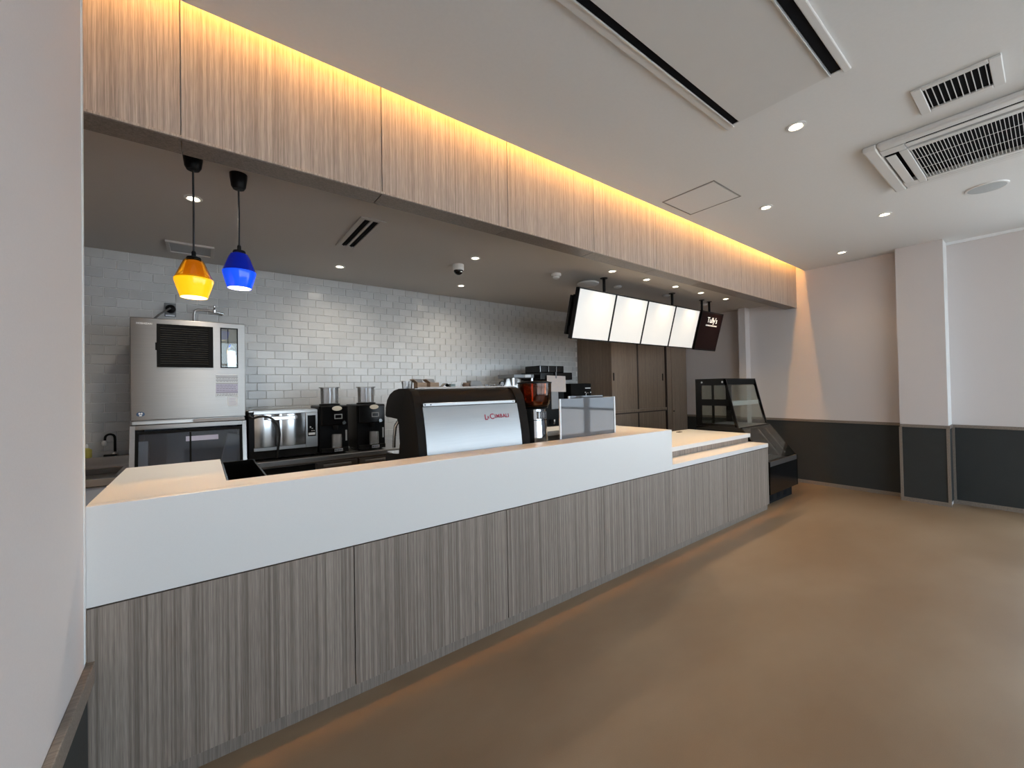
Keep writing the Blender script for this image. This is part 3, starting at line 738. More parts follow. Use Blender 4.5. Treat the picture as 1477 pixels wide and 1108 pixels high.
# socket, plug and stop-cock on the tiles above the ice maker
so = thing('wall_socket', 'grey steel wall socket with black plug above the ice maker', 'socket', (-0.205, YB-.01, 2.06))
B(-0.243, -0.168, YB-.018, YB-.0085, 2.060, 2.178, bev=.003).build('plate', M['plateg'], so)
pg = MB().lathe([(0.036, 0), (0.034, .03), (0.02, .042), (0.008, .05)], 0, 0, 26, M4=Matrix.Translation((-0.202, YB-.018, 2.124)) @ Matrix.Rotation(R(90), 4, 'X')).build('plug', M['black'], so, smooth=40)
MB().tube([(-0.204, YB-.066, 2.124), (-0.225, YB-.10, 2.10), (-0.27, YB-.16, 2.05), (-0.31, YB-.2, 1.99), (-0.32, YB-.22, 1.955)], 0.0075, 8).build('lead', M['greycord'], so, smooth=60)
B(-0.236, -0.176, YB-.0195, YB-.0182, 2.064, 2.076).build('socket_label', M['paper'], so)
tp_ = thing('water_tap', 'bent chrome water pipe with stop tap on the tiles above the ice maker', 'tap', (0.04, YB-.05, 2.06))
MB().tube([(-0.045, YB-.06, 1.953), (-0.045, YB-.06, 2.09), (-0.04, YB-.06, 2.118), (-0.02, YB-.06, 2.132), (0.05, YB-.06, 2.134), (0.09, YB-.06, 2.130)], 0.009, 10).build('pipe', M['steel'], tp_, smooth=60)
MB().tube([(0.088, YB-.06, 2.130), (0.10, YB-.06, 2.124), (0.16, YB-.045, 2.116)], 0.011, 10).build('spout', M['chrome'], tp_, smooth=60)
MB().lathe([(0.016, 2.118), (0.018, 2.14), (0.009, 2.15), (0.006, 2.168), (0.009, 2.178), (0.003, 2.185)], 0.098, YB-.06, 18).build('valve', M['chrome'], tp_, smooth=40)
MB().tube([(0.158, YB-.046, 2.116), (0.165, YB-.02, 2.116), (0.165, YB-.0085, 2.116)], 0.013, 12).build('wall_flange', M['chrome'], tp_, smooth=60)

# ------------------------------------------------------------------ sink at the far corner
sk = thing('steel_sink', 'stainless hand sink in the corner beside the ice bin', 'sink', (-0.85, 4.1, 0))
sx0, sx1, sy0, sy1 = -1.25, -0.45, 3.80, 4.44
B(sx0, sx1, sy0, sy0+.05, 0.80, 0.85, bev=.004).build('front_rim', M['satin'], sk)
B(sx0, sx1, sy1-.06, sy1, 0.80, 0.85, bev=.004).build('rear_rim', M['satin'], sk)
B(sx0, sx0+.05, sy0+.051, sy1-.061, 0.80, 0.85).build('side_rim', M['satin'], sk)
B(sx1-.03, sx1, sy0+.051, sy1-.061, 0.80, 0.85).build('side_rim', M['satin'], sk)
B(sx0+.05, sx1-.03, sy0+.05, sy1-.06, 0.70, 0.715).build('basin_floor', M['darksteel'], sk)
for q in ((sx0+.05, sx1-.03, sy0+.04, sy0+.05), (sx0+.05, sx1-.03, sy1-.06, sy1-.05), (sx0+.04, sx0+.05, sy0+.05, sy1-.06), (sx1-.03, sx1-.02, sy0+.05, sy1-.06)):
    B(q[0], q[1], q[2], q[3], 0.70, 0.799).build('basin_wall', M['steel'], sk)
B(sx0, sx1, sy1, sy1+.04, 0.80, 0.925, bev=.004).build('splashback', M['steel'], sk)
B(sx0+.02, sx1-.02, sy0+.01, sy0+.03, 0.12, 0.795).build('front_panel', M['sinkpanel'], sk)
for x in (sx0+.03, sx1-.06):
    for y in (sy0+.06, sy1-.06): B(x, x+.03, y-.015, y+.015, 0, 0.70).build('leg', M['steel'], sk)
MB().lathe([(0.055, 0.7152), (0.05, 0.722), (0.02, 0.722)], -0.62, 4.1, 24).build('drain', M['black'], sk, smooth=40)
for k in range(5): B(-0.76+k*.02, -0.75+k*.02, 4.06, 4.14, 0.7155, 0.72).build('drain_slot', M['black'], sk)
fc = thing('sink_faucet', 'black gooseneck faucet with white nozzle over the corner sink', 'faucet', (-0.54, 4.42, 0.85))
MB().tube([(-0.54, 4.44, 0.926), (-0.54, 4.44, 1.05)] + [(-0.567+.027*math.cos(a), 4.43, 1.07+.027*math.sin(a)) for a in [R(i*20) for i in range(10)]] + [(-0.594, 4.42, 1.05)], 0.008, 10).build('neck', M['black'], fc, smooth=60)
MB().lathe([(0.012, 1.012), (0.017, 1.018), (0.019, 1.035), (0.010, 1.052)], -0.596, 4.42, 18).build('nozzle', M['white'], fc, smooth=40)
MB().lathe([(0.022, 0.9255), (0.02, 0.945), (0.010, 0.96)], -0.54, 4.44, 18).build('base', M['chrome'], fc, smooth=40)
B(-0.60, -0.525, 4.395, 4.42, 0.930, 0.944, bev=.003).build('lever', M['black'], fc)
sp = thing('soap_bottle', 'blurred yellow soap bottle on the corner sink ledge', 'bottle', (-0.70, 4.46, 0.925))
MB().lathe([(0.028, 0.9255), (0.03, 0.93), (0.03, 0.985), (0.012, 1.0)], -0.70, 4.46, 20).build('body', M['yellow'], sp, smooth=40)
MB().lathe([(0.010, 1.0005), (0.010, 1.02), (0.004, 1.03)], -0.70, 4.46, 14).build('cap', M['white'], sp, smooth=40)

# ------------------------------------------------------------------ back worktable with fridge units
WY, WZ = 3.765, 0.85
wk = thing('worktable_fridge', 'long stainless worktable with refrigerated cupboards along the tiled wall', 'worktable', (2.5, 4.1, 0))
B(0.292, 4.735, WY, 4.54, WZ-.042, WZ, bev=.004).build('worktop', M['steel'], wk)
B(0.30, 4.73, 3.80, 4.53, 0.10, WZ-.0425).build('body', M['darksteel'], wk)
B(0.292, 4.735, 4.525, 4.541, WZ+.0005, WZ+.05).build('upstand', M['steel'], wk)
lf = B(0.31, 0.765, 3.785, 3.7995, 0.14, 0.79).build('louvre_panel', M['blackmatte'], wk)
for k in range(16):
    z = 0.17+k*.038
    MB().slab((0.33, 3.78, z), (0.745, 3.78, z), 0.02, 0.003, (0, -.5, .85)).build('slat', M['blackmatte'], lf)
dx = [0.775, 1.105, 1.125, 2.05, 2.07, 3.0, 3.02, 3.9, 3.92, 4.72]
for a0, b0 in zip(dx[::2], dx[1::2]):
    d = B(a0, b0, 3.775, 3.7995, 0.14, 0.795, bev=.004).build('door', M['darksteel'], wk)
    B(a0+.05, b0-.05, 3.762, 3.7745, 0.755, 0.775, bev=.003).build('handle', M['steel'], d)
for x in (0.33, 2.5, 4.68):
    for y in (3.83, 4.48): MB().lathe([(0.02, 0), (0.02, 0.10)], x, y, 14).build('foot', M['steel'], wk)

# microwave oven
mw = thing('microwave_oven', 'stainless microwave oven with mirror-polished door beside the ice bin', 'microwave', (0.55, 4.05, WZ))
mx0, mx1, my = 0.298, 0.800, 3.875
B(mx0, mx1, my, 4.40, WZ+.012, 1.243, bev=.004).build('body', M['black'], mw)
B(mx0+.004, mx1-.004, my+.01, 4.39, 1.2435, 1.250).build('top_sheet', M['steel'], mw)
B(0.332, mx1, my-.022, my-.0005, 1.222, 1.247, bev=.002).build('front_frame', M['steel'], mw)
B(0.332, 0.706, my-.022, my-.0005, 0.928, 0.955, bev=.002).build('front_frame', M['steel'], mw)
dr = MB()
# pillowed door: slightly dished sheet
nx, nz = 24, 4
grid = [[dr.bm.verts.new(Vector((0.336+0.366*i/nx, my-.020-0.014*abs(math.sin(2*math.pi*i/nx)), 0.958+0.261*j/nz))) for i in range(nx+1)] for j in range(nz+1)]
for j in range(nz):
    for i in range(nx): dr.bm.faces.new((grid[j][i], grid[j][i+1], grid[j+1][i+1], grid[j+1][i]))
dr.box(0.336, 0.702, my-.0195, my-.0008, 0.958, 1.219)
door = dr.build('door', M['ovendoor'], mw, smooth=50)
B(0.425, 0.622, my-.066, my-.048, 1.172, 1.205, bev=.004).build('handle', M['satin'], door)
for x in (0.412, 0.628): B(x-.012, x+.008, my-.064, my-.021, 1.176, 1.203, bev=.003).build('handle_end', M['grey'], door)
B(0.707, mx1, my-.0222, my-.0006, 0.928, 1.2215, bev=.002).build('control_fascia', M['steel'], mw)
cp = B(0.722, 0.785, my-.0245, my-.0225, 1.02, 1.198).build('keypad', M['blackgloss'], mw)
B(0.728, 0.779, my-.0258, my-.0246, 1.03, 1.05).build('rating_label', M['paper'], cp)
kk = MB()
for q in ((.738, 1.092), (.752, 1.084), (.75, 1.064), (.766, 1.064), (.738, 1.10)): kk.box(q[0], q[0]+.01, my-.0256, my-.0246, q[1], q[1]+.003)
kk.build('key_marks', M['wtext'], cp)
B(mx0+.01, mx1-.003, my-.015, my-.0006, WZ+.014, 0.9275).build('vent_plinth', M['blackmatte'], mw)
for x in (0.33, 0.77):
    for y in (3.92, 4.35): MB().lathe([(0.014, WZ+.0005), (0.012, WZ+.012)], x, y, 12).build('foot', M['black'], mw)
pc = MB().tube([(0.303, 3.866, 1.222), (0.306, 3.85, 1.210), (0.325, 3.832, 1.195), (0.36, 3.808, 1.207), (0.39, 3.797, 1.210), (0.43, 3.795, 1.203), (0.455, 3.795, 1.185), (0.482, 3.797, 1.155), (0.500, 3.80, 1.115), (0.507, 3.803, 1.06), (0.502, 3.81, 1.0), (0.497, 3.825, 0.95), (0.494, 3.84, 0.90), (0.495, 3.846, WZ+.012)], 0.0085, 8).build('power_cord', M['rubber'], mw, smooth=60)
pc['label'] = 'loose black cord hanging over the door handle'

# two black drip grinders with clear hoppers
def bean_mill(x, w, label):
    y0 = 3.87
    t = thing('coffee_mill', label, 'coffee mill', (x, 4.0, WZ), 'black coffee mills on the worktable')
    B(x-w/2, x+w/2, y0, 4.22, WZ+.012, 1.272, bev=.008).build('body', M['black'], t)
    B(x-w/2+.01, x+w/2-.01, y0-.035, y0-.001, WZ+.012, 0.90, bev=.004).build('cup_tray', M['blackmatte'], t)
    B(x-w/2+.01, x+w/2-.01, y0-.03, y0-.001, 1.10, 1.268, bev=.008).build('head', M['blackgloss'], t)
    MB().lathe([(0.088, 1.2725), (0.088, 1.285), (0.07, 1.29)], x-.005, 4.0, 34).build('hopper_collar', M['black'], t, smooth=40)
    h = MB().lathe([(0.074, 1.2905), (0.076, 1.43), (0.0735, 1.43), (0.0715, 1.2905)], x-.005, 4.0, 36, cap=False).build('hopper', M['hopper'], t, smooth=40)
    MB().lathe([(0.088, 1.4305), (0.089, 1.438), (0.0, 1.441)], x-.005, 4.0, 36).build('hopper_lid', M['hopper'], h, smooth=40)
    MB().lathe([(0.012, 1.2905), (0.012, 1.428)], x-.005, 4.0, 14).build('hopper_rod', M['chrome'], h, smooth=40)
    MB().disc((x+.018, y0-.031, 1.248), (0, -1, 0), 0.042, 0.004, 30, 1.0, 0.5).build('badge', M['badge'], t)
    b = B(x-.005, x+.062, y0-.0325, y0-.0305, 1.155, 1.197).build('display', M['grey'], t)
    B(x+.002, x+.055, y0-.0335, y0-.0326, 1.162, 1.19).build('readout', M['blackgloss'], b)
    MB().disc((x+.075, y0-.0305, 1.118), (0, -1, 0), 0.017, 0.01, 22).build('dial', M['satin'], t)
    MB().lathe([(0.018, 1.06), (0.024, 1.0995)], x+.005, y0-.02, 16).build('spout', M['blackmatte'], t, smooth=40)
    j = MB().lathe([(0.040, 0.9005), (0.042, 0.91), (0.040, 1.02), (0.038, 1.02), (0.040, 0.912)], x+.01, y0-.045, 24, cap=False).build('jar', M['hopper'], t, smooth=40)
    pb = B(x-.008, x+.062, y0-.0365, y0-.0352, 0.868, 0.893).build('name_plate', M['offwhite'], t)
    q = MB()
    q.box(x-.003, x+.008, y0-.0375, y0-.0366, 0.875, 0.886)
    for k in range(5): q.box(x+.014+k*.009, x+.020+k*.009, y0-.0375, y0-.0366, 0.876, 0.885)
    q.build('plate_mark', M['print'], pb)
    B(x+w/2-.028, x+w/2-.014, y0-.004, y0-.0005, 0.955, 1.05).build('side_switch', M['grey'], t)
    for sx in (-1, 1):
        for y in (3.92, 4.17): MB().lathe([(0.014, WZ+.0005), (0.012, WZ+.012)], x+sx*(w/2-.03), y, 12).build('foot', M['black'], t)
    return t
bean_mill(0.940, 0.245, 'black coffee mill with clear hopper next to the microwave')
bean_mill(1.268, 0.262, 'black coffee mill with clear hopper next to the espresso machine')

# tall brewer, two black machines at the far end of the worktable
bw = thing('drip_brewer', 'steel framed drip brewer with a small navy poster behind the amber grinder', 'brewer', (3.18, 4.1, WZ))
B(3.03, 3.34, 4.02, 4.3, WZ+.0005, 1.0, bev=.004).build('base', M['blackmatte'], bw)
B(3.03, 3.35, 3.96, 4.3, 1.525, 1.572, bev=.006).build('head', M['plateg'], bw)
B(3.20, 3.29, 3.952, 3.9595, 1.532, 1.566).build('white_label', M['paper'], bw)
for x in (3.035, 3.33): B(x-.012, x+.012, 3.975, 3.999, 1.0005, 1.5245).build('post', M['satin'], bw)
MB().lathe([(0.035, 1.44), (0.055, 1.5245)], 3.12, 4.08, 20).build('filter_cone', M['grey'], bw, smooth=40)
B(3.05, 3.315, 4.20, 4.22, 1.36, 1.5245).build('rear_plate', M['steel'], bw)
B(3.05, 3.315, 3.968, 4.19, 1.10, 1.395, bev=.004).build('tank', M['black'], bw)
ps = B(3.075, 3.265, 3.962, 3.967, 1.16, 1.40).build('poster', M['navy'], bw)
q = MB()
q.text('COFFEE', 0.022, face_y(3.10, 3.9615, 1.365), 0.0003)
for k in range(7):
    a0 = R(200+k*20); q.box(3.17+.05*math.cos(a0)-.008, 3.17+.05*math.cos(a0)+.008, 3.9605, 3.9618, 1.30+.05*math.sin(a0)-.004, 1.30+.05*math.sin(a0)+.004)
q.box(3.11, 3.23, 3.9605, 3.9618, 1.205, 1.213)
q.build('poster_print', M['wtext'], ps)
MB().tube([(3.20, 4.0, 1.05), (3.20, 3.93, 1.05), (3.20, 3.86, 1.04)], 0.017, 10).build('tap_handle', M['black'], bw, smooth=60)
MB().lathe([(0.075, WZ+.001), (0.085, 0.90), (0.08, 1.0), (0.05, 1.02)], 3.17, 3.92, 26).build('jug', M['black'], bw, smooth=40)

bm1 = thing('bean_to_cup_machine', 'tall black coffee machine with stacked bean boxes and a taped note', 'coffee machine', (3.65, 4.1, WZ))
B(3.47, 3.86, 3.95, 4.35, WZ+.0005, 1.50, bev=.01).build('body', M['black'], bm1)
B(3.43, 4.0, 3.93, 4.33, 1.5005, 1.598, bev=.008).build('top_unit', M['blackgloss'], bm1)
for k in range(3):
    hb = B(3.44+k*.142, 3.578+k*.142, 3.95, 4.25, 1.5985, 1.685, bev=.006).build('bean_box', M['blackgloss'], bm1)
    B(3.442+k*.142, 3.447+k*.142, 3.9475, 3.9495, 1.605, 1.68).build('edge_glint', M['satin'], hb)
B(3.62, 3.74, 3.935, 3.9495, 1.12, 1.45, bev=.004).build('touch_panel', M['grey'], bm1)
nt = MB()
nt.slab((3.69, 3.915, 1.553), (3.685, 3.905, 1.345), 0.33, 0.0012, (1, 0, -.03)); no = nt.build('taped_note', M['notepaper'], bm1)
q = MB()
for k in range(9):
    z = 1.535-k*.02
    x = 3.55
    while x < 3.80:
        w = random.uniform(.01, .04); q.box(x, min(x+w, 3.82), 3.9115-k*.0009, 3.9125-k*.0009, z, z+.0028); x += w+.012
q.build('handwriting', M['lilac'], no)
B(3.675, 3.69, 3.908, 3.914, 1.52, 1.60).build('tape', M['plateg'], no)
B(3.48, 3.85, 3.86, 3.9495, WZ+.0005, 0.91, bev=.004).build('drip_tray', M['blackmatte'], bm1)
MB().lathe([(0.02, 0.93), (0.022, 0.99)], 3.62, 3.90, 14).build('spout', M['chrome'], bm1, smooth=40)

bm2 = thing('water_boiler', 'squat black machine with a white label by the wooden cabinet', 'machine', (4.22, 4.1, WZ))
B(4.02, 4.43, 3.98, 4.35, WZ+.0005, 1.452, bev=.012).build('body', M['blackmatte'], bm2)
B(4.30, 4.405, 3.974, 3.9795, 1.378, 1.392).build('white_label', M['wtext'], bm2)
q = MB(); 
for x in (4.30, 4.41): q.disc((x, 3.979, 1.325), (0, -1, 0), 0.010, 0.004, 16)
q.build('indicator', M['wtext'], bm2)
MB().tube([(4.33+.035*math.cos(a), 3.965, 1.285+.035*math.sin(a)) for a in [R(180-i*18) for i in range(8)]], 0.006, 8).build('lever', M['chrome'], bm2, smooth=60)
MB().tube([(4.35, 3.982, 1.26), (4.35, 3.93, 1.255), (4.35, 3.92, 1.22)], 0.012, 10).build('spout', M['chrome'], bm2, smooth=60)
B(4.05, 4.40, 3.90, 3.979, WZ+.0005, 0.91, bev=.004).build('drip_tray', M['black'], bm2)

# ------------------------------------------------------------------ sliding-door cabinet
cb = thing('sliding_door_cabinet', 'tall brown wood storage cabinet with sliding doors beside the tiled wall', 'cabinet', (5.75, 4.2, 0))
cy = 3.871
B(4.745, 4.765, cy, 4.54, 0, K-.001).build('side_panel', M['cab'], cb)
B(4.7655, 6.745, cy+.05, 4.54, 0.0, K-.001).build('carcass', M['cabdark'], cb)
B(4.7655, 6.135, cy+.002, cy+.0495, 1.005, 1.045).build('middle_rail', M['cab'], cb)
B(4.7655, 6.135, cy+.002, cy+.0495, 2.45, K-.001).build('top_rail', M['cab'], cb)
B(4.7655, 6.135, cy+.002, cy+.0495, 0.0, 0.08).build('plinth', M['cab'], cb)
d1 = B(4.766, 5.355, cy+.006, cy+.024, 1.046, 2.449).build('upper_door', M['cab'], cb)
d2 = B(5.39, 6.133, cy+.026, cy+.044, 1.046, 2.449).build('upper_door', M['cab'], cb)
B(4.785, 4.808, cy+.004, cy+.0058, 1.485, 1.60, bev=.003).build('recessed_handle', M['black'], d1)
B(6.055, 6.080, cy+.024, cy+.0258, 1.485, 1.60, bev=.003).build('recessed_handle', M['black'], d2)
B(4.766, 5.355, cy+.006, cy+.024, 0.081, 1.004).build('lower_door', M['cab'], cb)
B(5.39, 6.133, cy+.026, cy+.044, 0.081, 1.004).build('lower_door', M['cab'], cb)
B(5.3552, 5.388, cy+.003, cy+.0065, 0.081, 2.449).build('shade_strip', M['cabdark'], cb)  # solid dark strip between the doors, shade put in as colour
B(4.767, 6.133, cy+.0005, cy+.0018, 0.988, 1.006).build('rail_shade_strip', M['cabdark'], cb)  # dark line below the middle rail, its shadow put in as colour
B(6.1355, 6.155, cy-.002, cy+.0495, 0, K-.001).build('stile', M['cabdark'], cb)
B(6.157, 6.275, cy, cy+.0495, 0, K-.001).build('stile', M['cab'], cb)
B(6.279, 6.40, cy+.003, cy+.0495, 0, K-.001).build('stile', M['cab'], cb)
tdr = B(6.285, 6.742, cy-.004, cy+.0025, 0.02, K-.004).build('tall_door', M['cab'], cb)
MB().disc((6.325, cy-.0045, 0.972), (0, -1, 0), 0.012, 0.008, 16).build('lock', M['black'], tdr)

# ------------------------------------------------------------------ hanging menu screens
yt, zt_, yb_, zb_ = 2.80, 2.370, 2.925, 1.897
ax = Vector((0, yb_-yt, zb_-zt_)); L_ = ax.length; ax.normalize()
nrm = Vector((0, -ax.z*-1, 0)); nrm = Vector((0, ax.z, -ax.y))    # points towards the customers, slightly down
if nrm.y > 0: nrm = -nrm
top = Vector((0, yt, zt_))
def sp_(x, s, o): return Vector((x, 0, 0))+top+ax*s+nrm*o
def plate(mb, x0, x1, s0, s1, o0, o1):
    P = [sp_(x, s, o) for o in (o0, o1) for s in (s0, s1) for x in (x0, x1)]
    v = [mb.bm.verts.new(p) for p in P]
    for f in ((0, 1, 3, 2), (4, 6, 7, 5), (0, 4, 5, 1), (2, 3, 7, 6), (0, 2, 6, 4), (1, 5, 7, 3)): mb.bm.faces.new([v[i] for i in f])
    return mb
mxs = [2.970, 3.541, 4.112, 4.683, 5.258]
labs = ['blank white lit menu screen hung nearest the tiled wall', 'blank white lit menu screen, second of four from the tiled wall', 'blank white lit menu screen, third of four from the tiled wall', 'blank white lit menu screen next to the black sign screen']
for i in range(4):
    a0, b0 = mxs[i], mxs[i+1]
    t = thing('menu_screen', labs[i], 'screen', ((a0+b0)/2, 2.9, zb_), 'white menu screens over the counter')
    plate(MB(), a0+.002, b0-.002, -0.012, L_+.012, -0.045, -0.004).build('housing', M['black'], t)
    f = MB()
    for q in ((a0+.002, b0-.002, -.012, 0.0), (a0+.002, b0-.002, L_, L_+.012), (a0+.002, a0+.012, 0, L_), (b0-.012, b0-.002, 0, L_)): plate(f, q[0], q[1], q[2], q[3], -.0038, .004)
    f.build('bezel', M['black'], t)
    plate(MB(), a0+.0121, b0-.0121, .0002, L_-.0002, -.0037, .001).build('display', M['screen'], t)
mr = thing('screen_mount', 'black steel rail and ceiling poles carrying the four white menu screens', 'mount', (4.1, 2.9, K))
plate(MB(), 2.99, 5.24, 0.06, 0.14, -0.085, -0.047).build('rail', M['black'], mr)
plate(MB(), 2.99, 5.24, 0.38, 0.46, -0.085, -0.047).build('rail', M['black'], mr)
for x in (2.975, 5.20): plate(MB(), x, x+.05, 0.07, 0.465, -0.115, -0.0855).build('bracket', M['black'], mr)
for x in (3.461, 4.763):
    p = MB().tube([(x, 2.90, K-.001), (x, 2.90, 2.28)], 0.016, 12).build('pole', M['black'], mr, smooth=50)
    MB().lathe([(0.04, K-.006), (0.04, K-.0002)], x, 2.90, 20).build('flange', M['black'], p)
ss = thing('sign_screen', 'black hanging sign screen with a small white logo, beside the menu screens', 'screen', (5.6, 2.9, zb_))
plate(MB(), 5.320, 5.890, -.02, L_+.02, -0.045, -0.002).build('housing', M['black'], ss)
dsp = plate(MB(), 5.335, 5.875, 0.0, L_, -.0018, .001).build('display', M['signscreen'], ss)
rot = Matrix((Vector((1, 0, 0)), -ax, nrm)).transposed().to_4x4()
def on_scr(x, s): return Matrix.Translation(sp_(x, s, 0.0014)) @ rot
MB().text("Tully's", 0.105, on_scr(5.615, 0.125), 0.0006, 'CENTER').build('logo', M['signtext'], dsp)
q = MB(); x = 5.47
while x < 5.755:
    w = random.uniform(.012, .022); plate(q, x, x+w, .155, .172, .0012, .0022); x += w+.006
q.build('tagline', M['wtext'], dsp)
for x in (5.49, 5.69):
    p = MB().tube([(x, 2.90, K-.001), (x, 2.90, 2.28)], 0.015, 12).build('pole', M['black'], ss, smooth=50)
    MB().lathe([(0.035, K-.006), (0.035, K-.0002)], x, 2.90, 20).build('flange', M['black'], p)

# ------------------------------------------------------------------ refrigerated display case
dc = thing('display_case', 'empty black refrigerated display case with slanted glass by the end wall', 'display case', (5.54, 2.4, 0))
cx0, cx1 = 5.125, 5.955
low = [(1.965, 0.135), (1.965, 0.505), (1.985, 0.512), (2.255, 0.862), (2.285, 0.875), (2.82, 0.875), (2.82, 0.135)]
for x in (cx0, cx1-.018): MB().prism(low, x, x+.018, 'x').build('lower_cheek', M['blackgloss'], dc)
B(cx0+.0185, cx1-.0185, 1.967, 2.82, 0.135, 0.45).build('lower_body', M['blackgloss'], dc)
B(cx0+.02, cx1-.02, 2.03, 2.78, 0.0, 0.1345).build('plinth', M['blackmatte'], dc)
for k in range(3): B(5.28+k*.2, 5.36+k*.2, 2.0255, 2.0295, 0.03, 0.09).build('vent_slot', M['slot'], dc)
B(cx0+.0185, cx1-.0185, 1.967, 1.99, 0.4505, 0.506).build('front_sill', M['sillgrey'], dc)
B(cx0+.0185, cx1-.0185, 1.9905, 2.5, 0.4505, 0.47).build('well_floor', M['darksteel'], dc)
B(cx0+.0185, cx1-.0185, 2.5, 2.52, 0.4705, 0.84).build('well_back', M['darksteel'], dc)
for x in (5.55, 5.76): MB().slab((x, 2.03, 0.545), (x, 2.25, 0.83), 0.016, 0.012, (1, 0, 0)).build('glass_support', M['chrome'], dc)
MB().slab((5.54, 1.988, 0.517), (5.54, 2.262, 0.872), cx1-cx0-.04, 0.005, (1, 0, 0)).build('lower_pane', M['caseglass'], dc)
B(cx0+.0185, cx1-.0185, 2.285, 2.82, 0.845, 0.876).build('deck', M['grey'], dc)
TF, BF, ZTOP = 2.435, 2.30, 1.462
for x, fx in ((cx0, 1), (cx1, -1)):
    xa, xb = sorted((x, x+fx*.018))
    f = MB()
    f.box(xa, xb, 2.745, 2.82, 0.8765, ZTOP)
    f.prism([(TF-.003, ZTOP), (2.745, ZTOP), (2.745, 1.39), (TF-.02, 1.39)], xa, xb, 'x')
    f.prism([(TF-.003, ZTOP), (TF+.027, ZTOP), (BF+.03, .8765), (BF-.003, .8765)], xa, xb, 'x')
    if fx == 1:
        f.prism([(2.38, 1.135), (2.745, 1.135), (2.745, 1.215), (2.40, 1.215)], xa, xb, 'x')
        f.prism([(2.31, .8765), (2.745, .8765), (2.745, .91), (2.32, .91)], xa, xb, 'x')
    f.build('side_frame', M['blackgloss'], dc)
    MB().prism([(TF+.02, 1.39), (2.745, 1.39), (2.745, .8775), (BF+.025, .8775)], xa+.007, xb-.007, 'x').build('side_pane', M['caseglass'], dc)
for y in (2.47, 2.73): MB().disc((cx0-.0005, y, 1.43), (-1, 0, 0), 0.012, 0.006, 18).build('chrome_fixing', M['chrome'], dc)
B(cx0+.0185, cx1-.0185, TF, 2.82, 1.40, ZTOP).build('canopy', M['blackmatte'], dc)
B(cx0-.0005, cx1+.0005, TF-.004, 2.822, ZTOP+.0005, ZTOP+.012, bev=.002).build('top', M['blackgloss'], dc)
B(cx0+.02, cx1-.02, 2.40, 2.74, 1.155, 1.175).build('shelf', M['offwhite'], dc)
B(cx0+.02, cx1-.02, 2.393, 2.3995, 1.135, 1.19).build('price_rail', M['offwhite'], dc)
MB().slab((5.54, TF+.004, 1.40), (5.54, BF+.004, .879), cx1-cx0-.04, 0.005, (1, 0, 0)).build('front_pane', M['caseglass'], dc)
for a0, b0 in ((cx0+.019, 5.535), (5.545, cx1-.019)): B(a0, b0, 2.80, 2.806, .8765, 1.40).build('rear_sliding_pane', M['caseglass'], dc)
B(5.53, 5.55, 2.79, 2.815, .8765, 1.40).build('rear_stile', M['black'], dc)
B(cx0+.02, cx1-.02, 2.262, 2.284, .85, .88, bev=.003).build('knuckle_rail', M['black'], dc)

# ------------------------------------------------------------------ ceiling fittings
def downlight(x, y, z, r, label, watts, group, tilt=None, disc=0.62, spread=110, tint=(1.0, 0.80, 0.56)):
    t = thing('downlight', label, 'downlight', (x, y, z), group)
    MB().lathe([(r*.70, z-.002), (r*.74, z-.007), (r, z-.005), (r*1.01, z-.0003)], x, y, 30, cap=False).build('trim_ring', M['white'], t, smooth=50)
    MB().lathe([(r*disc, z-.0018), (r*.71, z-.003)], x, y, 30, cap=False).build('reflector', M['chrome'], t, smooth=50)
    MB().lathe([(r*disc, z-.0022), (r*disc, z-.0008)], x, y, 26).build('lamp', M['lamp'], t)
    l = bpy.data.lights.new('spot', 'SPOT'); l.energy = watts; l.color = tint; l.spot_size = R(spread); l.spot_blend = 1.0; l.shadow_soft_size = 0.06
    lo = bpy.data.objects.new('spot', l); COL.objects.link(lo); lo.parent = t; lo.location = (0, 0, -0.02)
    if tilt: lo.rotation_euler = tilt
    return t
gr_ = 'dining ceiling downlights'
for x, y, lab in ((2.919, 0.923, 'large ceiling downlight beside the flat cassette panel'), (4.028, 1.519, 'ceiling downlight close to the square access hatch'),
                  (5.135, 0.93, 'ceiling downlight near the round ceiling speaker'), (6.184, 1.519, 'ceiling downlight nearest the end wall recess')):
    downlight(x, y, H, 0.052, lab, W_ROOM_SPOT, gr_)
gk = 'kitchen ceiling downlights'
for x, y, lab in ((-0.029, 3.079, 'kitchen downlight behind the amber pendant cord'), (1.04, 4.005, 'kitchen downlight close to the slot air diffuser and tiles'),
                  (1.954, 3.089, 'kitchen downlight beside the dome camera'), (2.338, 4.003, 'kitchen downlight between the dome camera and the tiles')):
    downlight(x, y, K, 0.045, lab, W_KITCHEN_SPOT*(0.6 if y > 3.9 else 1.3), gk, spread=165, tint=(1.0, 0.90, 0.76))
gw = 'row of downlights over the menu screens'
nm = ['first', 'second', 'third', 'fourth', 'last']
for k, x in enumerate((3.321, 3.900, 4.464, 5.044, 5.696)):
    downlight(x, 2.672, K, 0.045, '%s downlight of the row above the screens, counting from the dome camera' % nm[k], W_ROW_SPOT, gw, tint=(1.0, 0.72, 0.42))

# square access hatch
hx0, hx1, hy0, hy1 = 3.16, 3.612, 1.548, 1.996
h = thing('access_hatch', 'square plaster access hatch with thin metal frame in the ceiling', 'hatch', (3.386, 1.772, H))
for q in ((hx0, hx1, hy0, hy0+.008), (hx0, hx1, hy1-.008, hy1), (hx0, hx0+.008, hy0+.008, hy1-.008), (hx1-.008, hx1, hy0+.008, hy1-.008)):
    B(q[0], q[1], q[2], q[3], H-.004, H-.0003).build('frame', M['hatchframe'], h)
B(hx0+.016, hx1-.016, hy0+.016, hy1-.016, H-.004, H-.0003).build('panel', M['ceiling'], h)

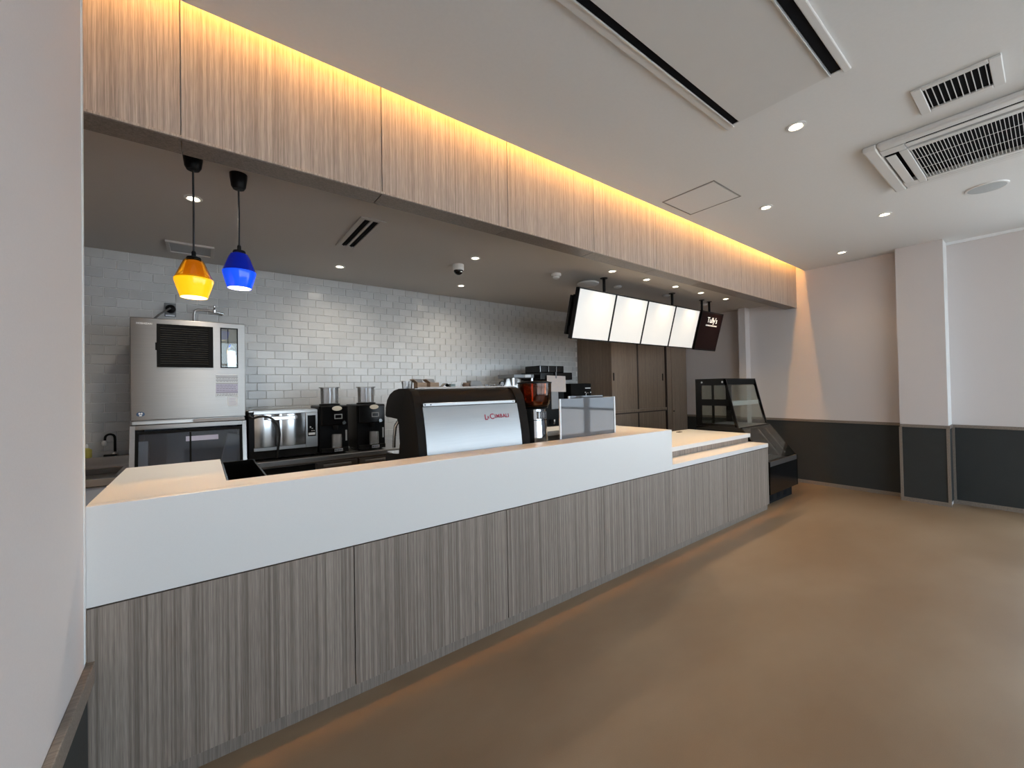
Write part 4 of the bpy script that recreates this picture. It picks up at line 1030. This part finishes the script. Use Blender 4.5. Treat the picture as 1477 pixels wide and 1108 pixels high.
# return-air grille with slats
v = thing('air_grille', 'small white ceiling grille with a row of blades beside the big cassette', 'grille', (3.24, 0.28, H))
vx0, vx1, vy0, vy1 = 3.086, 3.402, 0.121, 0.441
for q in ((vx0, vx1, vy0, vy0+.042), (vx0, vx1, vy1-.042, vy1), (vx0, vx0+.034, vy0+.042, vy1-.042), (vx1-.034, vx1, vy0+.042, vy1-.042)):
    B(q[0], q[1], q[2], q[3], H-.012, H-.0003, bev=.003, seg=1).build('frame', M['offwhite'], v)
B(vx0+.034, vx1-.034, vy0+.042, vy1-.042, H-.0015, H-.0003).build('void', M['slot'], v)
for k in range(10):
    y = vy0+.042+(vy1-vy0-.084)*(k+.5)/10
    B(vx0+.0345, vx1-.0345, y-.0016, y+.0016, H-.010, H-.004).build('blade', M['white'], v)

# four-way cassette
ac = thing('ceiling_cassette', 'white four-way ceiling air conditioner with dark slatted intake', 'air conditioner', (4.05, 0.27, H))
c0, c1, e0, e1 = 3.567, 4.530, -0.210, 0.752
zf = H-.038
def ring(x0_, x1_, y0_, y1_, w, za, zb2, nm_, mt, par, bev=.004):
    for q in ((x0_, x1_, y0_, y0_+w), (x0_, x1_, y1_-w, y1_), (x0_, x0_+w, y0_+w, y1_-w), (x1_-w, x1_, y0_+w, y1_-w)):
        B(q[0], q[1], q[2], q[3], za, zb2, bev=bev, seg=2).build(nm_, mt, par)
ring(c0, c1, e0, e1, 0.075, zf, H-.0003, 'frame', M['offwhite'], ac, .012)
B(c0+.07, c1-.07, e0+.07, e1-.07, H-.004, H-.0005).build('void', M['slot'], ac)
g0, g1, h0, h1 = 3.835, 4.435, -0.13+.0, 0.60
ring(c0+.165, c1-.105, e0+.155, e1-.155, 0.045, zf-.004, H-.006, 'grille_frame', M['offwhite'], ac, .004)
gx0, gx1, gy0, gy1 = c0+.21, c1-.15, e0+.20, e1-.20
B(gx0, gx1, gy0, gy1, H-.012, H-.006).build('intake_backing', M['slot'], ac)
nb = 34
for k in range(nb):
    y = gy0+(gy1-gy0)*(k+.5)/nb
    B(gx0, gx1, y-.0013, y+.0013, zf+.000, zf+.005).build('slat', M['white'], ac)
for k in (1, 2):
    x = gx0+(gx1-gx0)*k/3
    B(x-.0018, x+.0018, gy0, gy1, zf+.0052, zf+.0075).build('cross_bar', M['white'], ac)
# outlet vanes on the four sides
B(c0+.085, c0+.135, e0+.20, e1-.20, zf-.003, zf+.004, bev=.002).build('vane', M['white'], ac)
B(c1-.098, c1-.078, e0+.20, e1-.20, zf-.003, zf+.004, bev=.002).build('vane', M['white'], ac)
B(c0+.20, c1-.16, e1-.135, e1-.085, zf-.003, zf+.004, bev=.002).build('vane', M['white'], ac)
B(c0+.20, c1-.16, e0+.085, e0+.135, zf-.003, zf+.004, bev=.002).build('vane', M['white'], ac)
for sx, sy in ((c0+.075, e0+.075), (c0+.075, e1-.195), (c1-.16, e0+.075), (c1-.16, e1-.195)):
    B(sx, sx+.088, sy, sy+.12, zf-.001, H-.006, bev=.003).build('corner_cover', M['offwhite'], ac)

# flat-panel cassette along the ceiling
fp = thing('flat_cassette', 'long flush ceiling air conditioner with flat grey panel and two dark slots', 'air conditioner', (1.7, 0.87, H))
p0, p1 = 0.75, 2.572
B(p0-.03, p1+.03, 1.142, 1.186, H-.012, H-.0003, bev=.005).build('side_frame', M['offwhite'], fp)
B(p0-.03, p1+.03, 0.578, 0.612, H-.012, H-.0003, bev=.005).build('side_frame', M['white'], fp)
B(p1+.003, p1+.03, 0.6125, 1.1415, H-.006, H-.0003).build('end_frame', M['ceiling'], fp)
B(p0, p1, 1.098, 1.1415, H-.003, H-.0005).build('air_slot', M['slot'], fp)
B(p0, p1, 0.6125, 0.655, H-.003, H-.0005).build('air_slot', M['slot'], fp)
B(p0, p1, 1.138, 1.1455, H-.0165, H-.0125, bev=.0015).build('bright_edge', M['silver'], fp)
B(p0, p1, 0.655, 0.663, H-.020, H-.004, bev=.002).build('bright_edge', M['silver'], fp)
B(p0, p1, 0.6635, 1.102, H-.012, H-.0035, bev=.002).build('panel', M['offwhite'], fp)

B(p1+.0002, p1+.0028, 0.664, 1.10, H-.0075, H-.0035).build('end_gap_shade', M['slot'], fp)  # thin dark strip, edge shadow at the panel end put in as colour
spk = thing('ceiling_speaker', 'round white ceiling speaker beside the four-way air conditioner', 'speaker', (5.13, 0.30, H))
MB().lathe([(0.108, H-.010), (0.118, H-.009), (0.122, H-.0003)], 5.13, 0.30, 40, cap=False).build('rim', M['white'], spk, smooth=50)
MB().lathe([(0.0, H-.013), (0.06, H-.012), (0.1075, H-.0095)], 5.13, 0.30, 40, cap=False).build('mesh_cover', mat('speaker_mesh', (0.46, 0.49, 0.50), 0.6, var=.2, scale=900, bump=.4), spk, smooth=50)

# kitchen ceiling: slot diffuser, flush grille, camera, detectors
sd = thing('slot_diffuser', 'taupe linear air diffuser with dark slots in the kitchen ceiling', 'diffuser', (0.95, 3.09, K))
q0, q1, w0, w1 = 0.858, 1.030, 2.765, 3.425
for a0, b0 in ((q0, q0+.035), (q0+.075, q0+.092), (q1-.040, q1)): B(a0, b0, w0, w1, K-.010, K-.0003, bev=.002, seg=1).build('bar', M['kceiling'], sd)
for y in (w0, w1-.03): B(q0+.035, q1-.040, y, y+.03, K-.009, K-.0004).build('end_bar', M['kceiling'], sd)
for a0, b0 in ((q0+.035, q0+.075), (q0+.092, q1-.040)): B(a0, b0, w0+.03, w1-.03, K-.002, K-.0003).build('slot', M['slot'], sd)
for x in (q0+.055, q0+.112): B(x-.003, x+.003, w0+.03, w1-.03, K-.008, K-.0022).build('blade', M['blackmatte'], sd)
fg = thing('flush_grille', 'shallow framed grey ceiling panel above the ice maker', 'ceiling panel', (-0.06, 4.16, K))
ring(-0.21, 0.092, 4.012, 4.308, 0.022, K-.016, K-.0003, 'frame', M['kceiling'], fg, .002)
B(-0.187, 0.069, 4.035, 4.285, K-.006, K-.0003).build('panel', M['grey'], fg)
cm = thing('dome_camera', 'white dome security camera with black lens on the kitchen ceiling', 'camera', (1.93, 3.349, K))
MB().lathe([(0.052, K-.0003), (0.054, K-.02), (0.052, K-.048), (0.046, K-.055)], 1.93, 3.349, 34).build('housing', M['white'], cm, smooth=35)
MB().lathe([(0.044, K-.0555), (0.042, K-.068), (0.032, K-.084), (0.018, K-.093), (0.0, K-.096)], 1.93, 3.349, 30).build('dome', M['blackgloss'], cm, smooth=60)
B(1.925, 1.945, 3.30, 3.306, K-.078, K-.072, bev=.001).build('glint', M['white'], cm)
sm = thing('smoke_detector', 'small white smoke detector on the kitchen ceiling', 'detector', (2.911, 3.062, K))
MB().lathe([(0.05, K-.0003), (0.052, K-.018), (0.046, K-.028)], 2.911, 3.062, 30).build('base', M['white'], sm, smooth=40)
MB().lathe([(0.036, K-.0285), (0.034, K-.045), (0.02, K-.052), (0, K-.053)], 2.911, 3.062, 26).build('sensor', M['offwhite'], sm, smooth=40)
ap = thing('access_point', 'flat round white wireless unit above the first menu screen', 'wireless unit', (3.417, 3.088, K))
MB().lathe([(0.105, K-.012), (0.12, K-.020), (0.118, K-.032), (0.10, K-.040), (0.0, K-.042)], 3.417, 3.088, 40).build('cover', M['white'], ap, smooth=50)
MB().lathe([(0.07, K-.0003), (0.07, K-.0118)], 3.417, 3.088, 30).build('base', M['offwhite'], ap, smooth=40)
B(3.40, 3.434, 2.99, 2.995, K-.035, K-.03).build('status_mark', M['grey'], ap)
go = 'small white ceiling discs above the screens'
for x, y, lab in ((3.876, 3.045, 'small white ceiling disc behind the second menu screen'), (4.781, 2.99, 'small white ceiling disc behind the mount pole of the fourth screen'), (5.80, 3.036, 'small white ceiling disc behind the sign screen poles')):
    t = thing('sprinkler_cover', lab, 'ceiling disc', (x, y, K), go)
    MB().lathe([(0.045, K-.0003), (0.045, K-.014), (0.03, K-.020), (0, K-.021)], x, y, 26).build('cover', M['white'], t, smooth=40)
    MB().lathe([(0.05, K-.004), (0.05, K-.0002)], x, y, 26).build('flange', M['offwhite'], t)

for o in bpy.data.objects:
    if '_o' in o: del o['_o']
